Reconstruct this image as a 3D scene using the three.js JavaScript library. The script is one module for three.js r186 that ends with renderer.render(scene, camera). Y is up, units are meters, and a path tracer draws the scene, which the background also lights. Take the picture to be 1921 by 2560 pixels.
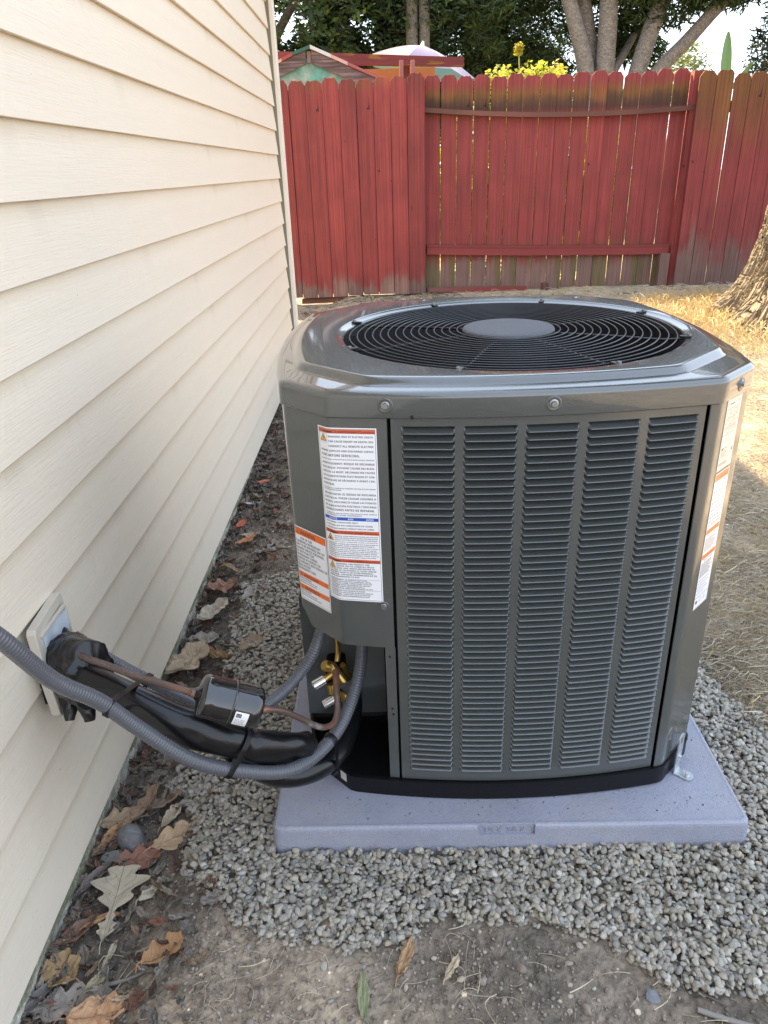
import * as THREE from 'three';
import { mergeGeometries, mergeVertices } from 'three/addons/utils/BufferGeometryUtils.js';
import { RoundedBoxGeometry } from 'three/addons/geometries/RoundedBoxGeometry.js';
import { TextGeometry } from 'three/addons/geometries/TextGeometry.js';
import { FontLoader } from 'three/addons/loaders/FontLoader.js';
import { ImprovedNoise } from 'three/addons/math/ImprovedNoise.js';
import { Brush, Evaluator, SUBTRACTION } from 'three-bvh-csg';

// ------------------------------------------------------------------ camera, sky, sun, exposure
const scene = new THREE.Scene();
const camera = new THREE.PerspectiveCamera(70.07, 0.75, 0.05, 400);
camera.position.set(0, 1.19, 0);
camera.rotation.set(-0.43851, 0.009926, -0.03228, 'YXZ');

const SKY = 0.60, SUN = 3.7, EXPOSURE = 5.3;
function skyTexture() {
  const W = 256, H = 128, d = new Float32Array(W * H * 4);
  for (let r = 0; r < H; r++) {
    const up = ((r + 0.5) / H - 0.5) * Math.PI, s = Math.max(0, Math.sin(up)), k = Math.pow(1 - s, 2.6);
    for (let c = 0; c < W; c++) {
      const o = (r * W + c) * 4;
      d[o] = SKY * (0.52 * (1 - k) + 0.80 * k); d[o + 1] = SKY * (0.62 * (1 - k) + 0.88 * k); d[o + 2] = SKY * (0.80 * (1 - k) + 0.96 * k); d[o + 3] = 1;
    }
  }
  const t = new THREE.DataTexture(d, W, H, THREE.RGBAFormat, THREE.FloatType);
  t.mapping = THREE.EquirectangularReflectionMapping; t.magFilter = THREE.LinearFilter; t.needsUpdate = true;
  return t;
}
scene.background = skyTexture();
scene.environment = scene.background;
const sun = new THREE.DirectionalLight(new THREE.Color(1.0, 0.83, 0.58), SUN);
sun.position.set(-0.70 * 30, 1.0 * 30, -0.60 * 30);
sun.castShadow = true; sun.shadow.radius = 1.4;
sun.shadow.mapSize.set(4096, 4096);
Object.assign(sun.shadow.camera, { left: -25, right: 25, top: 25, bottom: -25, near: 1, far: 90 });
scene.add(sun); scene.add(sun.target);
const renderer = new THREE.WebGLRenderer({ antialias: true });
renderer.toneMapping = THREE.LinearToneMapping;
renderer.toneMappingExposure = EXPOSURE;
renderer.shadowMap.enabled = true;

// ------------------------------------------------------------------ helpers
function RNG(seed) { let a = seed >>> 0; return () => { a = (a + 0x6d2b79f5) | 0; let t = Math.imul(a ^ (a >>> 15), 1 | a); t = (t + Math.imul(t ^ (t >>> 7), 61 | t)) ^ t; return ((t ^ (t >>> 14)) >>> 0) / 4294967296; }; }
const R0 = RNG(7);
const rr = (a, b, r = R0) => a + (b - a) * r();
const perlin = new ImprovedNoise();
const N3 = (x, y, z = 0) => perlin.noise(x, y, z);
const fbm = (x, y, z = 0, o = 4) => { let s = 0, a = 1, t = 0; for (let i = 0; i < o; i++) { s += a * N3(x, y, z + i * 7.3); t += a; x *= 2.03; y *= 2.03; z *= 2.03; a *= 0.5; } return s / t; };
const clamp = (x, a = 0, b = 1) => Math.min(b, Math.max(a, x));
const lerp = (a, b, t) => a + (b - a) * t;
const ss = (a, b, x) => { const t = clamp((x - a) / (b - a)); return t * t * (3 - 2 * t); };
// tileable value noise
function tileNoise(seed) {
  const T = new Float32Array(65536), r = RNG(seed); for (let i = 0; i < 65536; i++) T[i] = r();
  const at = (x, y, px, py) => T[((((x % px) + px) % px) * 57 + (((y % py) + py) % py) * 1031) & 65535];
  return (u, v, px, py) => {
    const x = u * px, y = v * py, xi = Math.floor(x), yi = Math.floor(y), fx = x - xi, fy = y - yi, sx = fx * fx * (3 - 2 * fx), sy = fy * fy * (3 - 2 * fy);
    return lerp(lerp(at(xi, yi, px, py), at(xi + 1, yi, px, py), sx), lerp(at(xi, yi + 1, px, py), at(xi + 1, yi + 1, px, py), sx), sy);
  };
}
function tex(w, h, f, { srgb = true, rep = [1, 1], clampEdge = false } = {}) {
  const d = new Uint8Array(w * h * 4), c = [0, 0, 0];
  for (let y = 0; y < h; y++) for (let x = 0; x < w; x++) {
    const o = (y * w + x) * 4, v = f((x + 0.5) / w, (y + 0.5) / h, c);
    const q = Array.isArray(v) ? v : [v, v, v];
    d[o] = clamp(q[0]) * 255; d[o + 1] = clamp(q[1]) * 255; d[o + 2] = clamp(q[2]) * 255; d[o + 3] = 255;
  }
  const t = new THREE.DataTexture(d, w, h); t.magFilter = THREE.LinearFilter; t.minFilter = THREE.LinearMipmapLinearFilter; t.generateMipmaps = true;
  t.wrapS = t.wrapT = clampEdge ? THREE.ClampToEdgeWrapping : THREE.RepeatWrapping;
  if (srgb) t.colorSpace = THREE.SRGBColorSpace;
  t.repeat.set(rep[0], rep[1]); t.needsUpdate = true;
  return t;
}
function canvasTex(w, h, draw, { srgb = true } = {}) {
  const c = document.createElement('canvas'); c.width = w; c.height = h; draw(c.getContext('2d'), w, h);
  const t = new THREE.CanvasTexture(c); t.magFilter = THREE.LinearFilter; if (srgb) t.colorSpace = THREE.SRGBColorSpace; return t;
}
const lin = (r, g, b) => new THREE.Color().setRGB(r, g, b);
const std = (o) => new THREE.MeshStandardMaterial({ side: THREE.DoubleSide, ...o });
const phys = (o) => new THREE.MeshPhysicalMaterial({ side: THREE.DoubleSide, ...o });

const taken = new Map();
function numbered(n) { const k = taken.get(n) ?? 0; taken.set(n, k + 1); return k ? n + '_' + String(k).padStart(3, '0') : n; }
function tag(o, label, category, group, kind) { if (label) o.userData.label = label; if (category) o.userData.category = category; if (group) o.userData.group = group; if (kind) o.userData.kind = kind; return o; }
function thing(name, pos, label, category, group) { const g = new THREE.Group(); g.name = numbered(name); g.position.set(...pos); scene.add(g); return tag(g, label, category, group); }
// geometry is given in world metres; origin() of the parent chain is taken off
function worldOf(o) { const p = new THREE.Vector3(); while (o && o !== scene) { p.add(o.position); o = o.parent; } return p; }
function part(parent, name, geo, mat, label) {
  const p = worldOf(parent); geo = geo.clone(); geo.translate(-p.x, -p.y, -p.z);
  const m = new THREE.Mesh(geo, mat); m.name = name; m.castShadow = m.receiveShadow = true; if (label) m.userData.label = label; parent.add(m); return m;
}
function single(name, geo, mat, pos, label, category, group, kind) { // a thing of one mesh; geometry in world metres
  geo.translate(-pos[0], -pos[1], -pos[2]); const m = new THREE.Mesh(geo, mat); m.name = numbered(name); m.position.set(...pos); m.castShadow = m.receiveShadow = true; scene.add(m); return tag(m, label, category, group, kind);
}
const structure = (name, geo, mat) => tag(single(name, geo, mat, [0, 0, 0]), null, null, null, 'structure');
const merge = (list) => mergeGeometries(list.map((g) => { g = g.index ? g.toNonIndexed() : g; for (const k of Object.keys(g.attributes)) if (!['position', 'normal', 'uv'].includes(k)) g.deleteAttribute(k); return g; }));
function box(w, h, d, x, y, z, rx = 0, ry = 0, rz = 0) { const g = new THREE.BoxGeometry(w, h, d); g.applyMatrix4(new THREE.Matrix4().makeRotationFromEuler(new THREE.Euler(rx, ry, rz))); g.translate(x, y, z); return g; }
function rbox(w, h, d, r, x, y, z, rx = 0, ry = 0, rz = 0) { const g = new RoundedBoxGeometry(w, h, d, 2, r); g.applyMatrix4(new THREE.Matrix4().makeRotationFromEuler(new THREE.Euler(rx, ry, rz))); g.translate(x, y, z); return g; }
function boxUV(g, s = 1) { // planar uv in metres by the dominant side
  g = g.index ? g.toNonIndexed() : g; g.computeVertexNormals(); const p = g.attributes.position, uv = new Float32Array(p.count * 2), a = new THREE.Vector3(), b = new THREE.Vector3(), c = new THREE.Vector3();
  for (let i = 0; i < p.count; i += 3) {
    a.fromBufferAttribute(p, i); b.fromBufferAttribute(p, i + 1); c.fromBufferAttribute(p, i + 2);
    const n = b.clone().sub(a).cross(c.clone().sub(a)), ax = Math.abs(n.x), ay = Math.abs(n.y), az = Math.abs(n.z);
    [a, b, c].forEach((q, k) => { const [u, v] = ay >= ax && ay >= az ? [q.x, q.z] : ax >= az ? [q.z, q.y] : [q.x, q.y]; uv[(i + k) * 2] = u * s; uv[(i + k) * 2 + 1] = v * s; });
  }
  g.setAttribute('uv', new THREE.BufferAttribute(uv, 2)); return g;
}
function grid(nu, nv, f, closeU = false) { // surface f(i/nu, j/nv) -> [x,y,z,u,v]
  const P = [], U = [], I = [];
  for (let j = 0; j <= nv; j++) for (let i = 0; i <= nu; i++) { const q = f(i / nu, j / nv, i, j); P.push(q[0], q[1], q[2]); U.push(q[3] ?? i / nu, q[4] ?? j / nv); }
  for (let j = 0; j < nv; j++) for (let i = 0; i < nu; i++) { const a = j * (nu + 1) + i, b = a + 1, c = a + nu + 1, d = c + 1; I.push(a, b, d, a, d, c); }
  const g = new THREE.BufferGeometry(); g.setAttribute('position', new THREE.Float32BufferAttribute(P, 3)); g.setAttribute('uv', new THREE.Float32BufferAttribute(U, 2)); g.setIndex(I); g.computeVertexNormals();
  if (closeU) { const n = g.attributes.normal; for (let j = 0; j <= nv; j++) { const a = j * (nu + 1), b = a + nu; const v = new THREE.Vector3(n.getX(a) + n.getX(b), n.getY(a) + n.getY(b), n.getZ(a) + n.getZ(b)).normalize(); n.setXYZ(a, v.x, v.y, v.z); n.setXYZ(b, v.x, v.y, v.z); } }
  return g;
}
const V = (a) => new THREE.Vector3(...a);
function curve(pts, tension = 0.5) { return new THREE.CatmullRomCurve3(pts.map(V), false, 'centripetal', tension); }
function sweep(pts, radius, segs, radial, { caps = true, shape } = {}) { // a tube; radius(t, angle, metres) in metres, uv.x along in metres
  const c = curve(pts), len = c.getLength(), F = c.computeFrenetFrames(segs, false), Q = []; for (let i = 0; i <= segs; i++) Q.push(c.getPointAt(i / segs));
  const g = grid(radial, segs, (a, t, i, j) => {
    const th = a * Math.PI * 2, r = typeof radius === 'number' ? radius : radius(t, th, t * len), s = shape ? shape(t, th) : [1, 1], n = F.normals[j], b = F.binormals[j], p = Q[j], x = Math.cos(th) * r * s[0], y = Math.sin(th) * r * s[1];
    return [p.x + n.x * x + b.x * y, p.y + n.y * x + b.y * y, p.z + n.z * x + b.z * y, t * len, a];
  }, true);
  if (!caps) return g;
  const list = [g];
  for (const [j, s] of [[0, 0], [segs, 1]]) { const P = g.attributes.position, ring = []; for (let i = 0; i <= radial; i++) ring.push([P.getX(j * (radial + 1) + i), P.getY(j * (radial + 1) + i), P.getZ(j * (radial + 1) + i)]); const o = Q[j]; list.push(grid(radial, 1, (a, t, i) => t < 0.5 ? [o.x, o.y, o.z, 0, 0] : [...ring[i], 0, 0])); }
  return merge(list);
}
function cyl(p0, p1, r0, r1 = r0, n = 12, open = false) { const a = V(p0), b = V(p1), d = b.clone().sub(a), g = new THREE.CylinderGeometry(r1, r0, d.length(), n, 1, open); g.applyQuaternion(new THREE.Quaternion().setFromUnitVectors(new THREE.Vector3(0, 1, 0), d.normalize())); g.translate((a.x + b.x) / 2, (a.y + b.y) / 2, (a.z + b.z) / 2); return g; }
function along(g, p0, p1) { const a = V(p0), d = V(p1).sub(a).normalize(); g.applyQuaternion(new THREE.Quaternion().setFromUnitVectors(new THREE.Vector3(0, 1, 0), d)); g.translate(a.x, a.y, a.z); return g; }
function instanced(parent, name, geo, mat, mats, cols) { const m = new THREE.InstancedMesh(geo, mat, mats.length); mats.forEach((q, i) => { m.setMatrixAt(i, q); if (cols) m.setColorAt(i, cols[i]); }); m.name = name; m.castShadow = m.receiveShadow = true; parent.add(m); return m; }
function inPoly(P, x, z) { let s = false; for (let i = 0, j = P.length - 1; i < P.length; j = i++) { const [xi, zi] = P[i], [xj, zj] = P[j]; if ((zi > z) !== (zj > z) && x < ((xj - xi) * (z - zi)) / (zj - zi) + xi) s = !s; } return s; }

// ------------------------------------------------------------------ textures
const tn = tileNoise(11), tn2 = tileNoise(23), tn3 = tileNoise(37);
const tf = (u, v, p, o = 4, f = tn) => { let s = 0, a = 1, t = 0; for (let i = 0; i < o; i++) { s += a * f(u, v, p, p); t += a; p *= 2; a *= 0.55; } return s / t; };

// ground height
const gBase = (x, z) => -0.022 - 0.07 * ss(-0.30, -0.58, x) * ss(1.5, 0.5, z) + 0.107 * ss(-2.2, -6.5, z);
const gravelEdge = [[-0.289, -2.15], [-0.476, -2.12], [-0.525, -1.93], [-0.47, -1.765], [-0.45, -1.58], [-0.49, -1.5], [-0.50, -1.302], [-0.516, -1.245], [-0.419, -1.121], [-0.417, -1.041], [-0.429, -0.99], [-0.34, -0.915], [-0.317, -0.873], [-0.269, -0.842], [-0.17, -0.825], [-0.073, -0.795], [-0.004, -0.836], [0.086, -0.846], [0.207, -0.86], [0.327, -0.835], [0.369, -0.791], [0.42, -0.748], [0.492, -0.735], [0.572, -0.714], [0.843, -0.765], [0.98, -1.05], [0.88, -1.247], [0.82, -1.397], [0.80, -1.62], [0.84, -1.9], [0.83, -2.12], [0.4, -2.2], [0.0, -2.15]];
const gY = (x, z) => gBase(x, z) + 0.010 * fbm(x * 2.3, z * 2.3, 3.1, 3) + 0.006 * fbm(x * 9, z * 9, 9.2, 3);

// ------------------------------------------------------------------ ground
{
  const xs = [], zs = [];
  const axis = (list, a, b, step) => { for (let v = a; v < b - 1e-6; v += step) list.push(v); };
  axis(xs, -60, -6, 6); axis(xs, -6, -0.8, 0.4); axis(xs, -0.8, 1.2, 0.009); axis(xs, 1.2, 4, 0.05); axis(xs, 4, 8, 0.4); axis(xs, 8, 60.1, 4);
  axis(zs, -90, -12, 6); axis(zs, -12, -8, 0.4); axis(zs, -8, -2.6, 0.05); axis(zs, -2.6, -0.45, 0.009); axis(zs, -0.45, 2, 0.1); axis(zs, 2, 40.1, 3);
  const nx = xs.length - 1, nz = zs.length - 1, col = new Float32Array((nx + 1) * (nz + 1) * 3);
  const g = grid(nx, nz, (u, v, i, j) => {
    const x = xs[i], z = zs[nz - j], fine = x > -0.8 && x < 1.2 && z > -2.6 && z < -0.45;
    let y = gY(x, z);
    if (fine) y += 0.0032 * fbm(x * 38, z * 38, 1.7, 2) + 0.0035 * Math.max(0, N3(x * 60, z * 60, 4.2) - 0.15) + 0.0022 * Math.max(0, N3(x * 140, z * 140, 2.2));
    const straw = ss(0.75, 1.15, x + 0.15 * N3(x * 3, z * 3, 5)) * ss(-0.6, -1.1, z) * ss(-9, -7.6, z), far = ss(-12, -14, z), sunny = ss(-7.35, -7.6, z), wallBand = ss(-0.36, -0.56, x) * ss(-6, -4, z), n = 0.86 + 0.34 * (fbm(x * 1.7, z * 1.7, 8, 3) + 0.35);
    const dust = ss(-0.1, 0.25, fbm(x * 4.1, z * 4.1, 2.5, 3)) * ss(-0.95, -0.8, z) * 0.35;
    let c = [1, 1, 1]; c = [lerp(c[0], 0.82, wallBand), lerp(c[1], 0.82, wallBand), lerp(c[2], 0.84, wallBand)];  // soil slightly darker in a band along the wall
    c = [c[0] + dust, c[1] + dust * 0.95, c[2] + dust * 0.9];
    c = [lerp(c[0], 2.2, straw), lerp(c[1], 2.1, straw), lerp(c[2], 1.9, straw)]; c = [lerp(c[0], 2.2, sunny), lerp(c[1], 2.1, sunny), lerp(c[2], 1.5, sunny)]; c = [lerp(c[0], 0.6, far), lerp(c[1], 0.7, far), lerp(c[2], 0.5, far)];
    const o = (j * (nx + 1) + i) * 3; const b = 1.38 * (1 - 0.2 * straw); col[o] = c[0] * n * b; col[o + 1] = c[1] * n * b * 0.98; col[o + 2] = c[2] * n * b * 0.95;
    return [x, y, z, x, -z];
  });
  g.setAttribute('color', new THREE.BufferAttribute(col, 3));
  const specks = RNG(5), S = []; for (let i = 0; i < 900; i++) S.push([specks(), specks(), 0.0012 + 0.0035 * specks() ** 2, specks() < 0.45 ? 0.75 + 0.5 * specks() : 1.3 + 0.5 * specks()]);
  const cells = Array.from({ length: 32 * 32 }, () => []); for (const s of S) cells[Math.floor(s[1] * 32) * 32 + Math.floor(s[0] * 32)].push(s);
  const soil = (u, v, c) => {
    let k = 0.62 + 0.5 * (tf(u, v, 9, 5) - 0.5) + 0.35 * (tf(u, v, 90, 3, tn2) - 0.5);
    const ci = Math.floor(u * 32), cj = Math.floor(v * 32);
    for (let a = -1; a <= 1; a++) for (let b = -1; b <= 1; b++) for (const s of cells[((cj + a + 32) % 32) * 32 + ((ci + b + 32) % 32)]) { let du = Math.abs(u - s[0]), dv = Math.abs(v - s[1]); if (du > 0.5) du = 1 - du; if (dv > 0.5) dv = 1 - dv; if (du * du + dv * dv < s[2] * s[2]) k *= s[3]; }
    const w = tf(u, v, 5, 3, tn3); c[0] = k * (0.68 + 0.05 * w); c[1] = k * (0.635 + 0.03 * w); c[2] = k * 0.58; return c;
  };
  const map = tex(1024, 1024, soil, { rep: [1 / 1.1, 1 / 1.1] });
  const bump = tex(512, 512, (u, v) => tf(u, v, 60, 3, tn2), { srgb: false, rep: [1 / 0.5, 1 / 0.5] });
  structure('ground', g, std({ map, bumpMap: bump, bumpScale: 0.006, roughness: 1, vertexColors: true }));
}

// ------------------------------------------------------------------ house
const house = thing('house', [-0.64, -0.1, -1.5], 'house corner with cream horizontal lap siding rising on a mossy concrete foundation', 'house');
{
  const sidingMap = tex(1024, 256, (u, v, c) => {
    const n = tf(u, v, 4, 5), st = tn2(u, v, 220, 2), drip = Math.max(0, tn3(u, v, 60, 1) - 0.80) * 2.2 * ss(0.35, 0.95, v), top = ss(0.62, 1, v) * (0.35 + 0.65 * tn(u, v, 8, 1));
    let k = 0.99 + 0.03 * (n - 0.5) + 0.005 * (st - 0.5) - 0.07 * drip - 0.05 * top;
    const sp = tn2(u, v, 260, 60) > 0.990 ? 0.45 : tn3(u, v, 420, 110) > 0.994 ? 0.5 : 1; k *= sp;
    c[0] = 0.90 * k; c[1] = (0.850 - 0.014 * top) * k; c[2] = (0.768 - 0.04 * top) * k; return c;
  }, { rep: [1 / 1.6, 1 / 0.139] });
  const sidingBump = tex(1024, 512, (u, v) => { const w = v + 0.006 * tn(u, v, 14, 4) + 0.0025 * tn2(u, v, 90, 12); return 0.5 * tn(u, w, 10, 64) + 0.35 * tn2(u, w, 20, 100) + 0.15 * tn3(u, w, 60, 30); }, { srgb: false, rep: [1 / 0.55, 1 / 0.139] });
  const paint = phys({ map: sidingMap, bumpMap: sidingBump, bumpScale: 0.0005, roughness: 0.5, clearcoat: 0.15, clearcoatRoughness: 0.4 });
  const conc = std({ map: tex(512, 256, (u, v, c) => { const n = tf(u, v, 12, 5), m = ss(0.45, 0.62, tf(u, v, 7, 4, tn2)); const k = (0.52 + 0.42 * n) * (tn3(u, v, 160, 80) > 0.8 ? 1.25 : 1); c[0] = k * lerp(1, 0.74, m); c[1] = k * lerp(0.98, 0.74, m); c[2] = k * lerp(0.90, 0.62, m); return c; }, { rep: [1 / 0.6, 1 / 0.3] }), bumpMap: tex(256, 256, (u, v) => tf(u, v, 20, 4), { srgb: false, rep: [4, 4] }), bumpScale: 0.006, roughness: 1 });
  const plainWall = std({ color: lin(0.6, 0.56, 0.48), roughness: 0.8 });
  part(house, 'foundation', boxUV(merge([box(0.3, 0.62, 9, -0.79, -0.315, -0.49), box(6, 0.62, 0.25, -3.9, -0.315, -4.865)])), conc);
  part(house, 'wall', merge([box(0.16, 2.62, 8.95, -0.738, 1.306, -0.5), box(6, 2.62, 0.15, -3.82, 1.306, -4.9), box(0.15, 2.62, 8.9, -6.7, 1.306, -0.5), box(6, 2.62, 0.15, -3.82, 1.306, 3.9)]), plainWall);
  const wallF = -0.6234, E0 = 0.1305, TH = 0.0150;
  const joints = RNG(31);
  for (let k = 0; k < 20; k++) {
    const y0 = -0.0166 + k * E0, cuts = [-4.985]; cuts.push(0.9 + 1.4 * joints()); cuts.push(3.95);
    for (let q = 0; q < cuts.length - 1; q++) {
      const za = cuts[q] + (q ? 0.0002 : 0), zb = cuts[q + 1], L = zb - za, off = joints() * 5, jig = (joints() - 0.5) * 0.0012, nu = Math.max(4, Math.round(L / 0.12));
      const wav = (zz) => 0.0010 * N3(zz * 2.2, k * 5.1, 3) + jig;
      // profile from the hidden top edge down the face, round the drip edge and back under
      const prof = [[-0.0135, E0 + 0.014], [-0.0128, E0], [-0.0015, 0.004], [-0.0002, 0.0016], [-0.0012, 0.0002], [-0.0035, 0], [-TH, 0.0004], [-TH - 0.010, E0 + 0.014]];
      const g = grid(nu, prof.length - 1, (u, v, i, j) => { const zz = za + L * u; return [wallF + prof[j][0] + wav(zz) * (j > 1 && j < 7 ? 1 : 0), y0 + prof[j][1] + wav(zz) * 0.6, zz, zz + off, prof[j][1]]; });
      const cap = (zz) => { const s = new THREE.BufferGeometry(), P = []; for (let j = 1; j < prof.length - 1; j++) P.push(wallF + prof[0][0], y0 + prof[0][1], zz, wallF + prof[j][0] + wav(zz) * (j > 1 && j < 7 ? 1 : 0), y0 + prof[j][1] + wav(zz) * 0.6, zz, wallF + prof[j + 1][0] + wav(zz) * (j + 1 < 7 && j + 1 > 1 ? 1 : 0), y0 + prof[j + 1][1] + wav(zz) * 0.6, zz); s.setAttribute('position', new THREE.Float32BufferAttribute(P, 3)); s.setAttribute('uv', new THREE.Float32BufferAttribute(new Float32Array(P.length / 3 * 2).fill(0.3), 2)); s.computeVertexNormals(); return s; };
      part(house, 'siding_plank', merge([g, cap(za), cap(zb)]), paint);
    }
  }
  const trim = std({ color: lin(0.74, 0.68, 0.58), roughness: 0.55 });
  part(house, 'corner_shade_strip', box(0.05, 2.6, 0.05, -0.641, 1.286, -5.016), std({ color: lin(0.22, 0.20, 0.15), roughness: 0.9 }));  // dark strip painted as the shade between plank ends and corner trim
  part(house, 'corner_trim', merge([rbox(0.022, 2.6, 0.09, 0.003, -0.604, 1.286, -5.035), rbox(0.09, 2.6, 0.02, 0.003, -0.705, 1.286, -5.07)]), trim);
  const roofM = std({ color: lin(0.09, 0.085, 0.08), roughness: 0.95 });
  const rg = new THREE.BufferGeometry();
  part(house, 'roof', merge([box(4.1, 0.05, 9.9, -2.19, 3.37, -0.5, 0, 0, -0.44), box(4.1, 0.05, 9.9, -5.85, 3.37, -0.5, 0, 0, 0.44)]), roofM);
  part(house, 'soffit', box(0.42, 0.02, 9.8, -0.54, 2.50, -0.5), plainWall);
  part(house, 'fascia', box(0.025, 0.16, 9.9, -0.322, 2.54, -0.5), trim);
  const gable = new THREE.Shape([new THREE.Vector2(-6.8, 2.6), new THREE.Vector2(-0.75, 2.6), new THREE.Vector2(-4.0, 4.0)]);
  const gb = new THREE.ExtrudeGeometry(gable, { depth: 0.1, bevelEnabled: false }), g2 = gb.clone(); gb.translate(0, 0, -4.95); g2.translate(0, 0, 3.8);
  part(house, 'gable', gb, plainWall); part(house, 'gable', g2, plainWall);
}

// ------------------------------------------------------------------ equipment pad
const fontBold = await new FontLoader().loadAsync('fonts/droid/droid_sans_regular.typeface.json');
{
  const pad = thing('equipment_pad', [0.2177, 0, -1.4643], 'grey blue plastic pad marked 36 x 36 x 3 lying in gravel beneath the unit', 'equipment pad');
  pad.rotation.y = -0.0116;
  const bump = tex(512, 512, (u, v) => 0.55 * tn(u, v, 128, 128) + 0.45 * tn2(u, v, 200, 200), { srgb: false, rep: [1 / 0.22, 1 / 0.22] });
  const map = tex(512, 512, (u, v, c) => { const k = 0.90 + 0.10 * (tf(u, v, 6, 5) - 0.5) + 0.05 * (tn2(u, v, 150, 150) - 0.5); const dz = 0.035 * ss(0.52, 0.72, tf(u, v, 3, 4, tn3)); c[0] = (0.655 + dz * 0.5) * k; c[1] = (0.665 + dz * 0.3) * k; c[2] = (0.725 - dz * 0.3) * k; return c; }, { rep: [1 / 0.5, 1 / 0.5] });
  const top = std({ map, bumpMap: bump, bumpScale: 0.0009, roughness: 0.5 });
  const H = 0.457, r = 0.016;
  const corner = (inset, rad) => { const s = []; const h = H - inset; for (let q = 0; q < 4; q++) for (let k = 0; k <= 6; k++) { const a = (q * 90 + (k / 6) * 90) * Math.PI / 180; const cx = [1, -1, -1, 1][q] * (h - rad), cz = [1, 1, -1, -1][q] * (h - rad); s.push([cx + rad * Math.cos(a), cz + rad * Math.sin(a)]); } return s; };
  const rings = [[-0.005, -0.045, r], [0, 0.040, r], [0.0012, 0.0445, r], [0.004, 0.0470, r], [0.0075, 0.0478, 0.013], [0.010, 0.0472, 0.012], [0.013, 0.0470, 0.01]].map(([i, y, rad]) => corner(i, rad).map(([x, z]) => [x, y, z]));
  const n = rings[0].length, loft = grid(n, rings.length - 1, (u, v, i, j) => rings[j][i % n]);
  const inner = corner(0.013, 0.01), topG = grid(n, 1, (u, v, i) => v < 0.5 ? [inner[i % n][0], 0.047, inner[i % n][1]] : [0, 0.047, 0]), botG = grid(n, 1, (u, v, i) => v < 0.5 ? [0, -0.045, 0] : [corner(-0.005, r)[i % n][0], -0.045, corner(-0.005, r)[i % n][1]]);
  let body = mergeVertices(merge([loft, topG, botG]).deleteAttribute('uv').deleteAttribute('normal'), 1e-5); { const ix = body.index.array; for (let i = 0; i < ix.length; i += 3) { const q = ix[i]; ix[i] = ix[i + 1]; ix[i + 1] = q; } } body.computeVertexNormals(); body.setAttribute('uv', new THREE.Float32BufferAttribute(new Float32Array(body.attributes.position.count * 2), 2));
  const A = new Brush(body, top), B = new Brush(new THREE.BoxGeometry(0.107, 0.040, 0.02), top); B.position.set(-0.006, 0.0445, 0.4618); A.updateMatrixWorld(); B.updateMatrixWorld();
  const ev = new Evaluator(); ev.useGroups = false;
  const slab = new THREE.Mesh(boxUV(ev.evaluate(A, B, SUBTRACTION).geometry), top); slab.name = 'slab'; pad.add(slab);
  let x = -0.0535; const letters = [];
  for (const [ch, adv] of [['3', .0085], ['6', .0125], ['X', .0145], ['3', .0085], ['6', .0125], ['X', .0165], ['3', 0]]) { const t = new TextGeometry(ch, { font: fontBold, size: 0.0128, depth: 0.0030, curveSegments: 6, bevelEnabled: false }); t.translate(x, 0.0292, 0.4510); letters.push(t); x += adv + 0.0032; }
  const tm = new THREE.Mesh(boxUV(merge(letters)), top); tm.name = 'raised_lettering'; tm.position.set(0.001, 0, 0); pad.add(tm);
  const rim = new THREE.Mesh(boxUV(merge([box(0.109, 0.0016, 0.002, -0.006, 0.0240, 0.4567), box(0.0018, 0.024, 0.002, -0.0598, 0.0355, 0.4567), box(0.0018, 0.024, 0.002, 0.0478, 0.0355, 0.4567)])), top); rim.name = 'plate_border'; pad.add(rim);
  for (const m of pad.children) m.castShadow = m.receiveShadow = true;
}

// ------------------------------------------------------------------ air conditioner
const UC = [0.2185, -1.497], FANC = [0.252, -1.487];
function planR(w, a, sag, smooth = 5) { // radius against the angle from the front, an octagon with bowed sides
  const P = [], side = (t) => { const pts = []; for (let i = 0; i <= 60; i++) { const s = lerp(-w, w, i / 60); pts.push([s, a + sag * (1 - (s / w) ** 2)]); } return pts.map(([s, d]) => t === 0 ? [s, d] : t === 1 ? [d, -s] : t === 2 ? [-s, -d] : [-d, s]); };
  for (let t = 0; t < 4; t++) P.push(...side(t));
  const N = 1440, r = new Float32Array(N);
  for (let i = 0; i < N; i++) {
    const f = (i / N) * 2 * Math.PI - Math.PI, dx = Math.sin(f), dz = Math.cos(f);
    for (let k = 0; k < P.length; k++) { const [x0, z0] = P[k], [x1, z1] = P[(k + 1) % P.length], ex = x1 - x0, ez = z1 - z0, den = dx * ez - dz * ex; if (Math.abs(den) < 1e-12) continue; const t = (x0 * ez - z0 * ex) / den, s = (x0 * dz - z0 * dx) / den; if (t > 0 && s >= -1e-9 && s <= 1 + 1e-9) { r[i] = t; break; } }
  }
  const q = new Float32Array(N); for (let i = 0; i < N; i++) { let s = 0, t = 0; for (let k = -smooth; k <= smooth; k++) { const g = Math.exp(-((k / (smooth * 0.5 + 0.01)) ** 2)); s += g * r[(i + k + N) % N]; t += g; } q[i] = s / t; }
  return (f) => { const x = (((f + Math.PI) / (2 * Math.PI)) * N + N * 2) % N, i = Math.floor(x); return lerp(q[i % N], q[(i + 1) % N], x - i); };
}
const PW = 0.3095, PA = 0.3865, PS = 0.0305, plans = new Map();
function planOff(o) { const k = o.toFixed(5); if (!plans.has(k)) plans.set(k, planR(PW + o * 0.414, PA + o, PS)); return plans.get(k); }
const onPlan = (R, f) => { const r = R(f); return [UC[0] + r * Math.sin(f), UC[1] + r * Math.cos(f)]; };
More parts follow.
